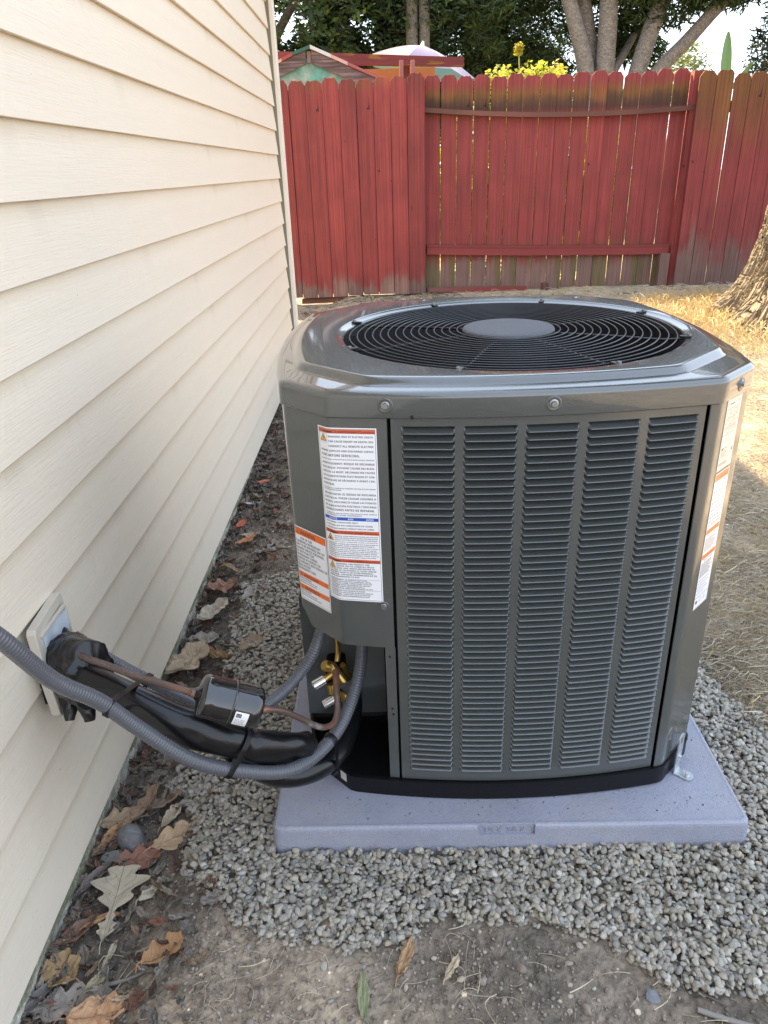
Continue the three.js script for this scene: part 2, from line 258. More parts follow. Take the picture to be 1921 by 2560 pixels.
const phiX = (x, o = 0) => { let a = -0.72, b = 0.72; for (let i = 0; i < 40; i++) { const m = (a + b) / 2; if (onPlan(planOff(o), m)[0] < x) a = m; else b = m; } return (a + b) / 2; };
function strip(f0, f1, y0, y1, off, thick, n = 24, rows = 1) { // sheet bent round the plan; y0 and y1 numbers or functions of the angle
  const Ro = planOff(off), Ri = planOff(off - thick), Y0 = typeof y0 === 'function' ? y0 : () => y0, Y1 = typeof y1 === 'function' ? y1 : () => y1, list = [];
  const S = [0]; for (let i = 1; i <= n; i++) { const a = onPlan(Ro, lerp(f0, f1, (i - 1) / n)), b = onPlan(Ro, lerp(f0, f1, i / n)); S.push(S[i - 1] + Math.hypot(a[0] - b[0], a[1] - b[1])); }
  const face = (R) => grid(n, rows, (u, v, i) => { const f = lerp(f0, f1, u), p = onPlan(R, f), y = lerp(Y0(f), Y1(f), v); return [p[0], y, p[1], S[i], y]; });
  list.push(face(Ro));
  if (thick > 0) {
    list.push(face(Ri));
    for (const Y of [Y0, Y1]) list.push(grid(n, 1, (u, v, i) => { const f = lerp(f0, f1, u), p = onPlan(v < 0.5 ? Ro : Ri, f); return [p[0], Y(f), p[1], S[i], v * thick]; }));
    for (const f of [f0, f1]) list.push(grid(1, 1, (u, v) => { const p = onPlan(u < 0.5 ? Ro : Ri, f); return [p[0], v < 0.5 ? Y0(f) : Y1(f), p[1], u * thick, v]; }));
  }
  return merge(list);
}
const unit = thing('air_conditioner', [UC[0], 0.048, UC[1]], 'large grey outdoor air conditioner with round fan grille and louvered front on the pad', 'air conditioner');
unit.rotation.z = 0.006;
const paintBump = tex(256, 256, (u, v) => 0.6 * tn(u, v, 60, 60) + 0.4 * tn2(u, v, 24, 24), { srgb: false, rep: [8, 8] });
const paintMap = tex(512, 512, (u, v, c) => { const n = tf(u, v, 5, 5), d = tn2(u, v, 240, 240) > 0.985 ? 0.10 : 0; const k = 0.97 + 0.08 * (n - 0.5) + d; c[0] = 0.300 * k; c[1] = 0.312 * k; c[2] = 0.305 * k; return c; }, { rep: [1.6, 1.6] });
const unitPaint = phys({ map: paintMap, roughness: 0.32, ior: 1.65, clearcoat: 0.85, clearcoatRoughness: 0.08, bumpMap: paintBump, bumpScale: 0.00022, specularIntensity: 0.9 });
const capPaint = phys({ map: paintMap, roughness: 0.22, ior: 1.7, clearcoat: 1.0, clearcoatRoughness: 0.04, bumpMap: paintBump, bumpScale: 0.00016 });
const blackPlastic = phys({ color: lin(0.006, 0.006, 0.007), specularIntensity: 0.55, roughness: 0.42, bumpMap: paintBump, bumpScale: 0.0003 });
const gripBlack = std({ color: lin(0.015, 0.015, 0.017), roughness: 0.32 });
const darkInside = std({ color: lin(0.012, 0.012, 0.012), roughness: 0.9 });
const zinc = std({ color: lin(0.62, 0.64, 0.66), metalness: 0.9, roughness: 0.35 });
const steelDark = std({ color: lin(0.20, 0.20, 0.20), metalness: 0.8, roughness: 0.38 });
const PI = Math.PI, ftop = 0.846;
{
  // base pan
  const pan = part(unit, 'base_pan', merge([strip(-PI, PI, 0.0495, 0.0885, 0.0065, 0.004, 240), strip(-PI, PI, 0.0860, 0.0895, 0.0075, 0.0068, 240), grid(240, 1, (u, v) => { const p = onPlan(planOff(0.006), lerp(-PI, PI, u)); return v < 0.5 ? [p[0], 0.062, p[1]] : [UC[0], 0.062, UC[1]]; })]), blackPlastic);
  part(pan, 'sticker', merge([(() => { const q = onPlan(planOff(0.0072), -0.735), q2 = onPlan(planOff(0.0072), -0.70); return grid(1, 1, (u, v) => [lerp(q[0], q2[0], u), lerp(0.064, 0.088, v), lerp(q[1], q2[1], u)]); })()]), std({ color: lin(0.55, 0.53, 0.48), roughness: 0.6 }));

  // top cover: rings lofted from the lip to the fan opening
  const deck = (a, w) => planR(w, a, 0.027, 16), circ = (r) => ({ c: FANC, R: () => r }), pl = (o) => ({ c: UC, R: planOff(o) }), dk = (a, w) => ({ c: UC, R: deck(a, w) });
  const rings = [[pl(0.0015), 0.848], [pl(0.0035), 0.8415], [pl(0.0055), 0.8405], [pl(0.0068), 0.8425], [pl(0.0068), 0.858], [pl(0.0068), 0.8725], [pl(0.0060), 0.8765], [pl(0.0038), 0.8797], [pl(0.0003), 0.8815], [pl(-0.004), 0.8824], [pl(-0.0105), 0.8832],
    [dk(0.3705, 0.258), 0.8842], [dk(0.3670, 0.256), 0.8856], [dk(0.3645, 0.254), 0.8885], [dk(0.3620, 0.252), 0.8920], [dk(0.3590, 0.250), 0.8945], [dk(0.3555, 0.249), 0.8955], [dk(0.351, 0.248), 0.8955],
    [circ(0.3470), 0.8947], [circ(0.3450), 0.8932], [circ(0.3425), 0.8910], [circ(0.3350), 0.8893], [circ(0.3325), 0.8880], [circ(0.3310), 0.8850], [circ(0.3305), 0.8700]];
  const NF = 360, ringGeo = (list) => grid(NF, list.length - 1, (u, v, i, j) => { const f = lerp(-PI, PI, u), [q, y] = list[j], r = q.R(f), x = q.c[0] + r * Math.sin(f), z = q.c[1] + r * Math.cos(f); return [x, y, z, x, z + y]; }, true);
  const cover = part(unit, 'top_cover', ringGeo(rings), capPaint);
  // fan shroud below the opening, and the coil that closes the cabinet
  part(unit, 'fan_shroud', merge([ringGeo([[circ(0.3315), 0.870], [circ(0.327), 0.72]]), ringGeo([[circ(0.328), 0.74], [pl(-0.03), 0.74]])]), std({ color: lin(0.02, 0.021, 0.024), roughness: 0.45 }));
  const fins = tex(256, 256, (u, v, c) => { const row = Math.abs(((v * 12) % 1) - 0.5) < 0.16 ? 1 : 0, k = 0.05 + 0.05 * tn(u, v, 128, 4) + row * 0.03 * tn2(u, v, 30, 30); c[0] = k; c[1] = k; c[2] = k; return c; }, { rep: [12, 4] });
  const fc = phiX(-0.018);
  part(unit, 'coil', merge([strip(fc, PI + 0.35 * 0 + PI * 0, 0.062, 0.845, -0.034, 0.004, 160), strip(-PI, -1.15, 0.062, 0.845, -0.034, 0.004, 120)]), std({ map: fins, roughness: 0.7, metalness: 0.2 }));
  // fan
  const blade = (k) => { const g = grid(8, 10, (u, v) => { const r = lerp(0.07, 0.315, v), a = k * PI * 2 / 3 + (u - 0.5) * lerp(1.5, 1.15, v) + 0.35 * v, x = FANC[0] + r * Math.cos(a), z = FANC[1] + r * Math.sin(a); return [x, 0.772 + (u - 0.5) * lerp(0.10, 0.07, v), z]; }); return g; };
  const hubCyl = new THREE.CylinderGeometry(0.08, 0.08, 0.13, 40); hubCyl.translate(FANC[0], 0.80, FANC[1]);
  part(unit, 'fan_motor', hubCyl, darkInside);
  for (let k = 0; k < 3; k++) part(unit, 'fan_blade', blade(k), std({ color: lin(0.03, 0.032, 0.036), roughness: 0.35, metalness: 0.3 }));
  // grille
  const grille = new THREE.Group(); grille.name = 'fan_grille'; grille.position.set(FANC[0] - UC[0], 0.889 - 0.048, FANC[1] - UC[1]); unit.add(grille);
  const dome = (r) => 0.889 + 0.0035 * (1 - (r / 0.32) ** 2);
  for (let k = 0; k < 15; k++) { const r = 0.3195 - k * 0.0155, g = new THREE.TorusGeometry(r, 0.00145, 7, 120); g.rotateX(PI / 2); g.translate(FANC[0], dome(r), FANC[1]); part(grille, 'grille_ring', g, gripBlack); }
  for (let k = 0; k < 8; k++) { const a = (22.5 + k * 45) * PI / 180, d = [Math.cos(a), -Math.sin(a)], pt = (r, y) => [FANC[0] + d[0] * r, y, FANC[1] + d[1] * r], g = [sweep([pt(0.07, dome(0.07) - 0.005), pt(0.2, dome(0.2) - 0.0043), pt(0.31, dome(0.31) - 0.0043), pt(0.338, 0.8905)], 0.0026, 14, 7)];
    g.push(rbox(0.026, 0.0035, 0.010, 0.0012, ...pt(0.336, 0.8918), 0, a)); part(grille, 'grille_spoke', merge(g), gripBlack);
    const sc = new THREE.CylinderGeometry(0.0042, 0.0046, 0.004, 6); sc.translate(...pt(0.340, 0.8948)); part(grille, 'grille_screw', sc, steelDark); }
  const hub = new THREE.LatheGeometry([[0.0001, 0.8985], [0.058, 0.8985], [0.082, 0.8976], [0.0895, 0.8958], [0.0922, 0.8925], [0.0922, 0.889], [0.090, 0.8868], [0.07, 0.886]].map((p) => new THREE.Vector2(...p)), 72); hub.translate(FANC[0], 0, FANC[1]);
  part(grille, 'hub_cap', boxUV(hub.deleteAttribute('normal') && hub), std({ color: lin(0.075, 0.077, 0.085), roughness: 0.55, bumpMap: paintBump, bumpScale: 0.0008 }));

  // louvered front panel
  const cols = [[0.0252, 0.1085], [0.1222, 0.2055], [0.2187, 0.3015], [0.3152, 0.3985], [0.4122, 0.4945]], yTop = 0.826, yBot = 0.1195, lip0 = 0.8153, pitch = 0.694 / 54;
  const xs = [0.0085, ...cols.flat(), 0.506], frame = [strip(phiX(0.0085), phiX(0.506), yTop, 0.8445, 0, 0.0012, 40), strip(phiX(0.0085), phiX(0.506), 0.0915, yBot, 0, 0.0012, 40), strip(phiX(0.0085), phiX(0.0098), 0.0915, 0.8445, -0.0014, 0.02, 1), strip(phiX(0.5047), phiX(0.506), 0.0915, 0.8445, -0.0014, 0.02, 1)];
  for (let k = 0; k < xs.length; k += 2) frame.push(strip(phiX(xs[k]), phiX(xs[k + 1]), yBot, yTop, 0, 0.0012, 4));
  const panel = part(unit, 'louver_panel', merge(frame), unitPaint);
  for (const [xa, xb] of cols) {
    const S = [0, 0.008, 0.018, 0.03, 0.045, 0.07, 0.3, 0.5, 0.7, 0.93, 0.955, 0.97, 0.982, 0.992, 1], prof = [[0.0084, -0.0110], [0.0074, -0.0092], [0.0058, -0.0056], [0.0042, -0.0016], [0.0026, 0.0024], [0.0010, 0.0060], [0.0001, 0.0071], [-0.0006, 0.0068], [-0.0009, 0.0050]];
    const fa = phiX(xa), fb = phiX(xb);
    const g = grid(S.length - 1, prof.length - 1, (u, v, i, j) => {
      const s = S[i], f = lerp(fa, fb, s), e = ss(0, 0.042, s) * ss(1, 0.958, s), sl = ss(0, 0.055, s) * ss(1, 0.945, s), p = onPlan(planOff(0), f), ry = prof[j][0], y = lip0 + (j === 0 ? lerp(0.0126, ry, sl) : ry > 0.001 ? lerp(ry * 1.45, ry, sl) : ry), d = lerp(-0.0004, prof[j][1], Math.max(e * (j > 3 ? 1 : 1), j > 4 ? 0.0 : 0));
      const k = Math.hypot(p[0] - UC[0], p[1] - UC[1]); return [p[0] + (p[0] - UC[0]) / k * d * 0.3, y, p[1] + (p[1] - UC[1]) / k * d, s * (xb - xa), y];
    });
    g.translate(-UC[0], -0.048, -UC[1]);
    for (let r = 0; r < 55; r++) { const m = new THREE.Mesh(g, unitPaint); m.name = 'louver'; m.position.y = -r * pitch; m.castShadow = m.receiveShadow = true; panel.add(m); }
  }
  // right corner post, plain side and back panels
  const fRF = phiX(0.5100), fRR = 0.86, fBack = 1.0;
  part(unit, 'corner_post', strip(fRF, fBack, 0.0915, 0.8445, 0.003, 0.0015, 70), unitPaint);
  const sideGap = std({ color: lin(0.01, 0.01, 0.01), roughness: 0.9 });
  part(unit, 'side_panel', strip(1.012, 2.2, 0.0915, 0.8445, 0.0, 0.0015, 60), unitPaint);
  part(unit, 'back_panel', strip(2.212, PI + 0.78, 0.0915, 0.8445, 0.0, 0.0015, 80), unitPaint);
  part(unit, 'side_panel', strip(PI + 0.79, PI * 2 - 1.13, 0.0915, 0.8445, 0.0, 0.0015, 60), unitPaint);
  // cover over the control box, and the open corner below it
  const fS = phiX(0.0035), yc = (f) => lerp(0.4085, 0.407, ss(-0.72, -0.6, f)) + 0.034 * ss(-0.84, -0.90, f) + 0.16 * ss(-0.92, -1.10, f);
  part(unit, 'control_cover', strip(-1.12, fS, yc, 0.8445, 0.0025, 0.0015, 90), unitPaint);
  part(unit, 'cabinet_edge', strip(-1.128, -1.1215, 0.0915, 0.8445, -0.004, 0.012, 2), sideGap);
  const st0 = phiX(-0.0145), st1 = phiX(0.0035);
  part(unit, 'corner_strip', merge([strip(st0, st1, 0.0915, 0.4065, 0.0, 0.0012, 4), box(0.0012, 0.33, 0.20, -0.0145, 0.24, -1.199)]), unitPaint);
  for (const [dx, y] of [[-0.0065, 0.385], [-0.005, 0.265], [-0.0035, 0.252]]) { const f = phiX(dx), p = onPlan(planOff(0.0004), f), g = new THREE.CylinderGeometry(0.0022, 0.0022, 0.0012, 14); g.rotateX(PI / 2); g.translate(p[0], y, p[1]); part(unit, 'screw_hole', g, darkInside); }
  const plate = new THREE.Shape([[-0.186, 0.138], [-0.145, 0.135], [-0.02, 0.135], [-0.02, 0.43], [-0.183, 0.43]].map((p) => new THREE.Vector2(...p)));
  const cut = new THREE.Path(); cut.moveTo(-0.147, 0.215); cut.lineTo(-0.139, 0.283); cut.quadraticCurveTo(-0.137, 0.293, -0.13, 0.293); cut.lineTo(-0.107, 0.293); cut.quadraticCurveTo(-0.100, 0.293, -0.100, 0.285); cut.lineTo(-0.1, 0.20); cut.lineTo(-0.14, 0.20); plate.holes.push(cut);
  const h1 = new THREE.Path(); h1.absarc(-0.166, 0.226, 0.003, 0, PI * 2); plate.holes.push(h1);
  const h2 = new THREE.Path(); h2.moveTo(-0.1725, 0.2065); h2.lineTo(-0.158, 0.2065); h2.lineTo(-0.158, 0.2175); h2.lineTo(-0.1725, 0.2175); plate.holes.push(h2);
  const pg = new THREE.ExtrudeGeometry(plate, { depth: 0.0015, bevelEnabled: false, curveSegments: 8 }); pg.translate(0, 0, -1.242);
  part(unit, 'valve_plate', boxUV(merge([pg, box(0.0015, 0.292, 0.035, -0.1845, 0.284, -1.259)])), unitPaint);
  part(unit, 'inner_wall', merge([box(0.2, 0.35, 0.004, -0.09, 0.25, -1.30), box(0.004, 0.35, 0.17, -0.010, 0.25, -1.215)]), darkInside);
  part(unit, 'control_box_floor', grid(40, 1, (u, v) => { const f = lerp(-1.1, fS, u), p = onPlan(planOff(0.0005), f); return v < 0.5 ? [p[0], 0.436, p[1]] : [0.0, 0.436, -1.33]; }), unitPaint);
  // screws in dished seats
  const seat = std({ color: lin(0.055, 0.055, 0.052), roughness: 0.3 });
  const screw = (p, n, r) => { const q = [p[0] + n[0] * 0.0005, p[1], p[2] + n[2] * 0.0005], e = (k) => [p[0] + n[0] * k, p[1] + n[1] * k, p[2] + n[2] * k]; const ring = new THREE.LatheGeometry([[r * 0.2, 0.0004], [r * 1.5, 0.0006], [r * 2.1, 0.0016], [r * 2.4, 0.0016], [r * 2.7, 0.0002]].map((w) => new THREE.Vector2(...w)), 32); const m = part(unit, 'screw', merge([along(new THREE.LatheGeometry([[0.0001, 0.001], [r * 1.5, 0.001], [r * 1.5, 0.002], [r, 0.0022]].map((w) => new THREE.Vector2(...w)), 24), p, e(1)), cyl(e(0.002), e(0.0062), r, r * 0.96, 6)]), std({ color: lin(0.34, 0.35, 0.36), metalness: 0.85, roughness: 0.32 })); part(m, 'screw_seat', along(ring, p, e(1)), unitPaint); };
  const at = (f, y, o) => { const p = onPlan(planOff(o), f), q = onPlan(planOff(o), f + 0.01), t = [q[0] - p[0], q[1] - p[1]], k = Math.hypot(...t); return [[p[0], y, p[1]], [-t[1] / k, 0, t[0] / k]]; };
  screw(...at(phiX(0.0045), 0.862, 0.0066), 0.0046); screw(...at(phiX(0.257), 0.8605, 0.0066), 0.0046); screw(...at(0.79, 0.860, 0.0066), 0.0046); screw(...at(phiX(-0.0125), 0.495, 0.0023), 0.0036);
  for (const x of [0.045]) { const p = onPlan(planOff(0.0073), phiX(x)); part(unit, 'cover_notch', box(0.0045, 0.0055, 0.002, p[0], 0.8432, p[1]), darkInside); }
}
// printed labels on the unit
const INK = '#161616', ORANGE = '#ee6f1d', RUST = '#cf5a34';
function labelFrame(c, w, h, bg = '#eeeef2') { c.fillStyle = '#f3f3f5'; c.fillRect(0, 0, w, h); c.fillStyle = bg; c.fillRect(w * 0.015, w * 0.015, w * 0.97, h - w * 0.03); c.strokeStyle = '#333'; c.lineWidth = w * 0.006; c.strokeRect(w * 0.022, w * 0.022, w * 0.956, h - w * 0.044); }
function tri(c, x, y, s, mark, fill = '#f2b32a') { c.fillStyle = fill; c.strokeStyle = INK; c.lineWidth = s * 0.07; c.lineJoin = 'round'; c.beginPath(); c.moveTo(x + s / 2, y); c.lineTo(x + s, y + s * 0.92); c.lineTo(x, y + s * 0.92); c.closePath(); c.fill(); c.stroke(); c.fillStyle = INK;
  if (mark === 'bolt') { c.beginPath(); c.moveTo(x + s * 0.56, y + s * 0.28); c.lineTo(x + s * 0.40, y + s * 0.58); c.lineTo(x + s * 0.52, y + s * 0.58); c.lineTo(x + s * 0.44, y + s * 0.86); c.lineTo(x + s * 0.64, y + s * 0.5); c.lineTo(x + s * 0.52, y + s * 0.5); c.closePath(); c.fill(); }
  else if (mark === 'burst') { c.beginPath(); c.moveTo(x + s * 0.36, y + s * 0.44); c.lineTo(x + s * 0.78, y + s * 0.84); c.lineTo(x + s * 0.3, y + s * 0.84); c.closePath(); c.fill(); }
  else { c.font = 'bold ' + s * 0.62 + 'px sans-serif'; c.textAlign = 'center'; c.fillText('!', x + s / 2, y + s * 0.82); c.textAlign = 'left'; } }
function fitText(c, t, x, y, size, maxW, weight = 'bold') { c.font = weight + ' ' + size + 'px sans-serif'; const m = c.measureText(t).width; if (m > maxW) c.font = weight + ' ' + size * maxW / m + 'px sans-serif'; c.fillText(t, x, y); }
const mainLabel = canvasTex(640, 2048, (c, w, h) => {
  labelFrame(c, w, h); c.textBaseline = 'alphabetic';
  const band = (y, hh) => { c.fillStyle = RUST; c.fillRect(16, y, w - 32, hh); c.fillStyle = INK; fitText(c, '⚠WARNING', 36, y + hh * 0.84, hh * 0.92, 150); tri(c, 26, y + 6, hh * 0.72, '!', RUST); c.fillStyle = RUST; c.fillRect(20, y, 52, hh); tri(c, 34, y + 6, 30, '!', RUST); fitText(c, 'WARNING', 70, y + hh * 0.84, hh * 0.92, 125); tri(c, 208, y + 6, 30, '!', RUST); fitText(c, 'AVERTISSEMENT', 244, y + hh * 0.84, hh * 0.92, 210); tri(c, 460, y + 6, 30, '!', RUST); fitText(c, 'ADVERTENCIA', 494, y + hh * 0.84, hh * 0.92, 122); };
  const lines = (L, y, size, lead, x = 36, wt = 'bold') => { c.fillStyle = INK; L.forEach((t, i) => fitText(c, t, Array.isArray(x) ? x[i] : x, y + i * lead, size, w - 30 - (Array.isArray(x) ? x[i] : x), wt)); return y + L.length * lead; };
  band(18, 44); c.strokeStyle = '#444'; c.lineWidth = 2; c.strokeRect(26, 66, 100, 98); tri(c, 36, 74, 82, 'bolt');
  lines(['WARNING: RISK OF ELECTRIC SHOCK.', 'CAN CAUSE INJURY OR DEATH: DIS-', 'CONNECT ALL REMOTE ELECTRIC', 'POWER SUPPLIES AND DISCHARGE CAPACI-', 'TORS BEFORE SERVICING.'], 106, 35, 52, [138, 138, 138, 34, 34]);
  lines(['CONTROL PANEL COVER MUST BE IN PLACE WHEN SYSTEM IS OPERATED.'], 352, 17, 20);
  lines(['AVERTISSEMENT: RISQUE DE DÉCHARGE', 'ÉLECTRIQUE. POUVANT CAUSER DES BLESS-', 'URES OU LA MORT: DÉCONNECTER TOUTES', 'LES ALIMENTATIONS ÉLECTRIQUES ET CON-', "DENSATEURS DE DÉCHARGE D AVANT L'EN-", 'TRETIEN.'], 402, 34, 47);
  lines(['LE COUVERCLE DU PANNEAU DE COMMANDE DOIT ÊTRE EN PLACE LORSQUE', 'LE SYSTÈME FONCTIONNE.'], 676, 17, 22);
  lines(['ADVERTENCIA: EL RIESGO DE DESCARGA', 'ELÉCTRICA. PUEDE CAUSAR LESIONES O', 'MUERTE: DESCONECTE TODAS LAS FUENTES', 'DE ALIMENTACIÓN ELÉCTRICA Y DESCARGA', 'CAPACITORES ANTES DE REPARAR.'], 748, 34, 46);
  lines(['LA CUBIERTA DEL PANEL DE CONTROL TIENE ESTAR EN SU LUGAR, CUANDO SE', 'PARA FUNCIONAR EL SISTEMA, FUNCIONAMIENTO.'], 968, 17, 22);
  c.fillStyle = '#2b55b5'; c.fillRect(18, 1006, w - 36, 38); c.fillStyle = '#dfe6f5'; fitText(c, 'NOTICE', 80, 1036, 28, 120); fitText(c, 'AVIS', 296, 1036, 28, 120); fitText(c, 'AVISO', 492, 1036, 28, 120);
  lines(['USE COPPER CONDUCTORS ONLY!', "N'UTILISER QUE DES CONDUCTEURS EN CUIVRE!", 'UTILICE ÚNICAMENTE CONDUCTORES DE COBRE!'], 1078, 23, 36);
  band(1166, 44); tri(c, 34, 1218, 82, 'burst');
  lines(['WARNING: SYSTEM UNDER HIGH PRESSURE AND CAN CAUSE', 'DEATH OR SERIOUS INJURY. RELIEVE PRESSURE BEFORE', 'OPENING THE SYSTEM. USE ONLY APPROVED REFRIGERANT.', "Refer to product's nameplate before installing or servicing this unit."], 1240, 18, 23, 138);
  lines(['AVERTISSEMENT: SYSTÈME À HAUTE PRESSION ET PEUT CAUSER LA MORT OU', 'DES BLESSURES GRAVES. ÉVITER LA PRESSION AVANT D’OUVRIR LE', 'SYSTÈME. UTILISER UN RÉFRIGÉRANT APPROUVÉ. Reportez-vous à la plaque', 'signalétique du produit avant d’installer ou de réparer cet appareil.', 'ADVERTENCIA: SISTEMA BAJO ALTA PRESIÓN Y PUEDE CAUSAR MUERTE O', 'LESIONES GRAVES. ALIVIAR LA PRESIÓN ANTES DE ABRIR EL SISTEMA.', 'UTILICE ÚNICAMENTE REFRIGERANTE APROBADO. Consulte la placa de', 'identificación del producto antes de instalar o reparar esta unidad.'], 1336, 17, 23);
  band(1516, 42); tri(c, 34, 1564, 82, '!');
  lines(['WARNING: THIS PRODUCT CAN', 'EXPOSE YOU TO CHEMICALS INCLU-', 'DING LEAD, WHICH ARE KNOWN TO', 'THE STATE OF CALIFORNIA TO CAUSE CANCER', 'AND BIRTH DEFECTS OR OTHER REPRODUC-', 'TIVE HARM.  FOR MORE INFORMATION GO TO:', 'WWW.P65WARNINGS.CA.GOV'], 1588, 25, 27, [134, 134, 134, 32, 32, 32, 32]);
  c.fillStyle = INK; c.fillRect(24, 1768, w - 48, 2);
  lines(['AVERTISSEMENT: CE PRODUIT PEUT VOUS', 'EXPOSER À DES PRODUITS CHIMIQUES, NOTA-', 'MMENT À DU PLOMB, CONNU DANS L’ÉTAT DE', 'CALIFORNIE POUR PROVOQUER UN CANCER,', 'OU AUTRES EFFETS NÉFASTES POUR LA', 'REPRODUCTION. WWW.P65WARNINGS.CA.GOV'], 1790, 22, 22);
  c.fillRect(24, 1908, w - 48, 2);
  lines(['ADVERTENCIA: ESTE PRODUCTO PUEDE', 'EXPONERLO A SUSTANCIAS QUÍMICAS, INCLUI-', 'DO EL PLOMO, CONOCIDO EN EL ESTADO DE', 'CALIFORNIA. WWW.P65WARNINGS.CA.GOV'], 1932, 22, 23);
});
const fireLabel = canvasTex(640, 832, (c, w, h) => {
  labelFrame(c, w, h); const bar = (y, hh, t) => { c.fillStyle = ORANGE; c.fillRect(14, y, w - 28, hh); c.fillStyle = INK; tri(c, 60, y + hh * 0.12, hh * 0.78, '!', ORANGE); fitText(c, t, 130, y + hh * 0.84, hh * 0.95, 300); };
  bar(16, 74, 'WARNING'); c.fillStyle = INK;
  ['          RISK OF FIRE', 'FLAMMABLE REFRIGERANT.', 'UNIT TO BE REPAIRED ONLY BY', 'TRAINED SERVICE PERSONNEL.', 'DO NOT PUNCTURE', 'REFRIGERANT TUBING.', 'DISPOSE OF PROPERLY IN', 'ACCORDANCE WITH FEDERAL OR', 'REGULATIONS', 'REFRIGERANT USED'].forEach((t, i) => fitText(c, t, 28, 136 + i * 38, 38, w - 50));
  bar(506, 56, 'AVERTISSEMENT'); c.fillStyle = INK; ["RISQUE D'INCENDIE", 'LE FRIGORIGÈNE INFLAMMABLE EST UTILISÉ.', 'CONFORMÉMENT AUX RÉGLEMENTATIONS'].forEach((t, i) => fitText(c, t, 30, 588 + i * 24, [26, 17, 17][i], w - 60));
  bar(654, 56, 'ADVERTENCIA'); c.fillStyle = INK; ['RIESGO DE FUEGO', 'DEBE SER REPARADO SOLO POR PERSONAL', 'CUMPLIR CON LAS REGLAMENTACIONES FEDERALES'].forEach((t, i) => fitText(c, t, 30, 736 + i * 24, [26, 17, 17][i], w - 60));
});
const plateLabel = canvasTex(420, 900, (c, w, h) => {
  labelFrame(c, w, h, '#d9d2c2'); c.fillStyle = INK; c.strokeStyle = INK; c.lineWidth = 4; c.beginPath(); c.arc(60, 64, 24, 0, 7); c.stroke(); c.beginPath(); c.moveTo(44, 54); c.lineTo(76, 54); c.moveTo(60, 54); c.lineTo(60, 82); c.stroke();
  c.fillRect(96, 56, 130, 16); c.fillRect(300, 50, 86, 8);
  const r = RNG(3); for (let i = 0; i < 14; i++) { const y = 116 + i * 25; let x = 30; while (x < w - 60) { const k = 14 + r() * 50; if (r() < 0.75) c.fillRect(x, y, k, 9); x += k + 12; } if (i === 4 || i === 9) c.fillRect(24, y + 15, w - 48, 2); }
  c.strokeRect(30, 520, 210, 240); c.fillRect(46, 610, 60, 34); c.fillRect(112, 616, 90, 10); for (let i = 0; i < 6; i++) c.fillRect(46, 660 + i * 14, 110 + 60 * r(), 5);
  c.beginPath(); c.arc(330, 700, 26, 0, 7); c.stroke(); c.fillRect(360, 660, 34, 50); for (let i = 0; i < 40; i++) c.fillRect(30 + i * 6, 800, 1 + 3 * r(), 46);
});
const sideLabel = canvasTex(420, 1760, (c, w, h) => {
  labelFrame(c, w, h); const bar = (y, hh, t) => { c.fillStyle = ORANGE; c.fillRect(8, y, w - 16, hh); c.fillStyle = INK; tri(c, 70, y + hh * 0.12, hh * 0.78, '!', ORANGE); fitText(c, t, 140, y + hh * 0.84, hh * 0.95, 240); };
  bar(14, 84, 'WARNING'); c.fillStyle = INK; ['        RISK OF FIRE', 'AUXILIARY DEVICES', 'WHICH MAY BE A', 'POTENTIAL IGNITION', 'SOURCE SHALL NOT', 'BE INSTALLED IN', 'THE DUCT WORK, OTHER', 'THAN AUXILIARY', 'DEVICES LISTED FOR', 'USE WITH THE', 'SPECIFIC APPLIANCE.', 'SEE INSTRUCTIONS'].forEach((t, i) => fitText(c, t, 26, 150 + i * 46, 42, w - 50));
  bar(690, 64, 'AVERTISSEMENT'); const r = RNG(9); c.fillStyle = INK; fitText(c, "RISQUE D'INCENDIE", 80, 790, 32, 280); for (let i = 0; i < 9; i++) c.fillRect(28, 812 + i * 20, 240 + 120 * r(), 8);
  bar(1016, 64, 'ADVERTENCIA'); c.fillStyle = INK; fitText(c, 'RIESGO DE FUEGO', 80, 1116, 32, 280); for (let i = 0; i < 10; i++) c.fillRect(28, 1136 + i * 20, 240 + 120 * r(), 8);
  for (let i = 0; i < 5; i++) { c.fillRect(28, 1370 + i * 44, 330 * (0.6 + 0.4 * r()), 7); } c.fillRect(14, 1600, w - 28, 6); c.fillRect(40, 1650, 60, 40); c.strokeStyle = INK; c.lineWidth = 5; c.strokeRect(160, 1640, 50, 54); c.beginPath(); c.moveTo(270, 1690); c.lineTo(300, 1640); c.lineTo(330, 1690); c.closePath(); c.stroke();
});
function sticker(name, f0, f1, y0, y1, off, map, label, rough = 0.28) { const g = strip(f0, f1, y0, y1, off, 0, 36, 1), uv = g.attributes.uv; let s = 0; for (let i = 0; i < uv.count; i++) s = Math.max(s, uv.getX(i)); for (let i = 0; i < uv.count; i++) uv.setXY(i, uv.getX(i) / s, (uv.getY(i) - y0) / (y1 - y0)); return part(unit, name, g, phys({ map, roughness: rough, clearcoat: 0.4, clearcoatRoughness: 0.2 }), label); }
sticker('warning_label', phiX(-0.1105), phiX(-0.0125), 0.503, 0.8235, 0.0031, mainLabel, 'tall white warning label in three languages with rust red bands');
sticker('warning_label', -0.905, -0.724, 0.463, 0.6165, 0.0031, fireLabel, 'white fire risk label with orange bands wrapped round the corner');
sticker('nameplate', 0.722, 0.838, 0.716, 0.8385, 0.0036, plateLabel, 'beige nameplate with small print on the corner post');
sticker('warning_label', 0.722, 0.838, 0.444, 0.7115, 0.0036, sideLabel, 'long white fire risk label with orange bands on the corner post');

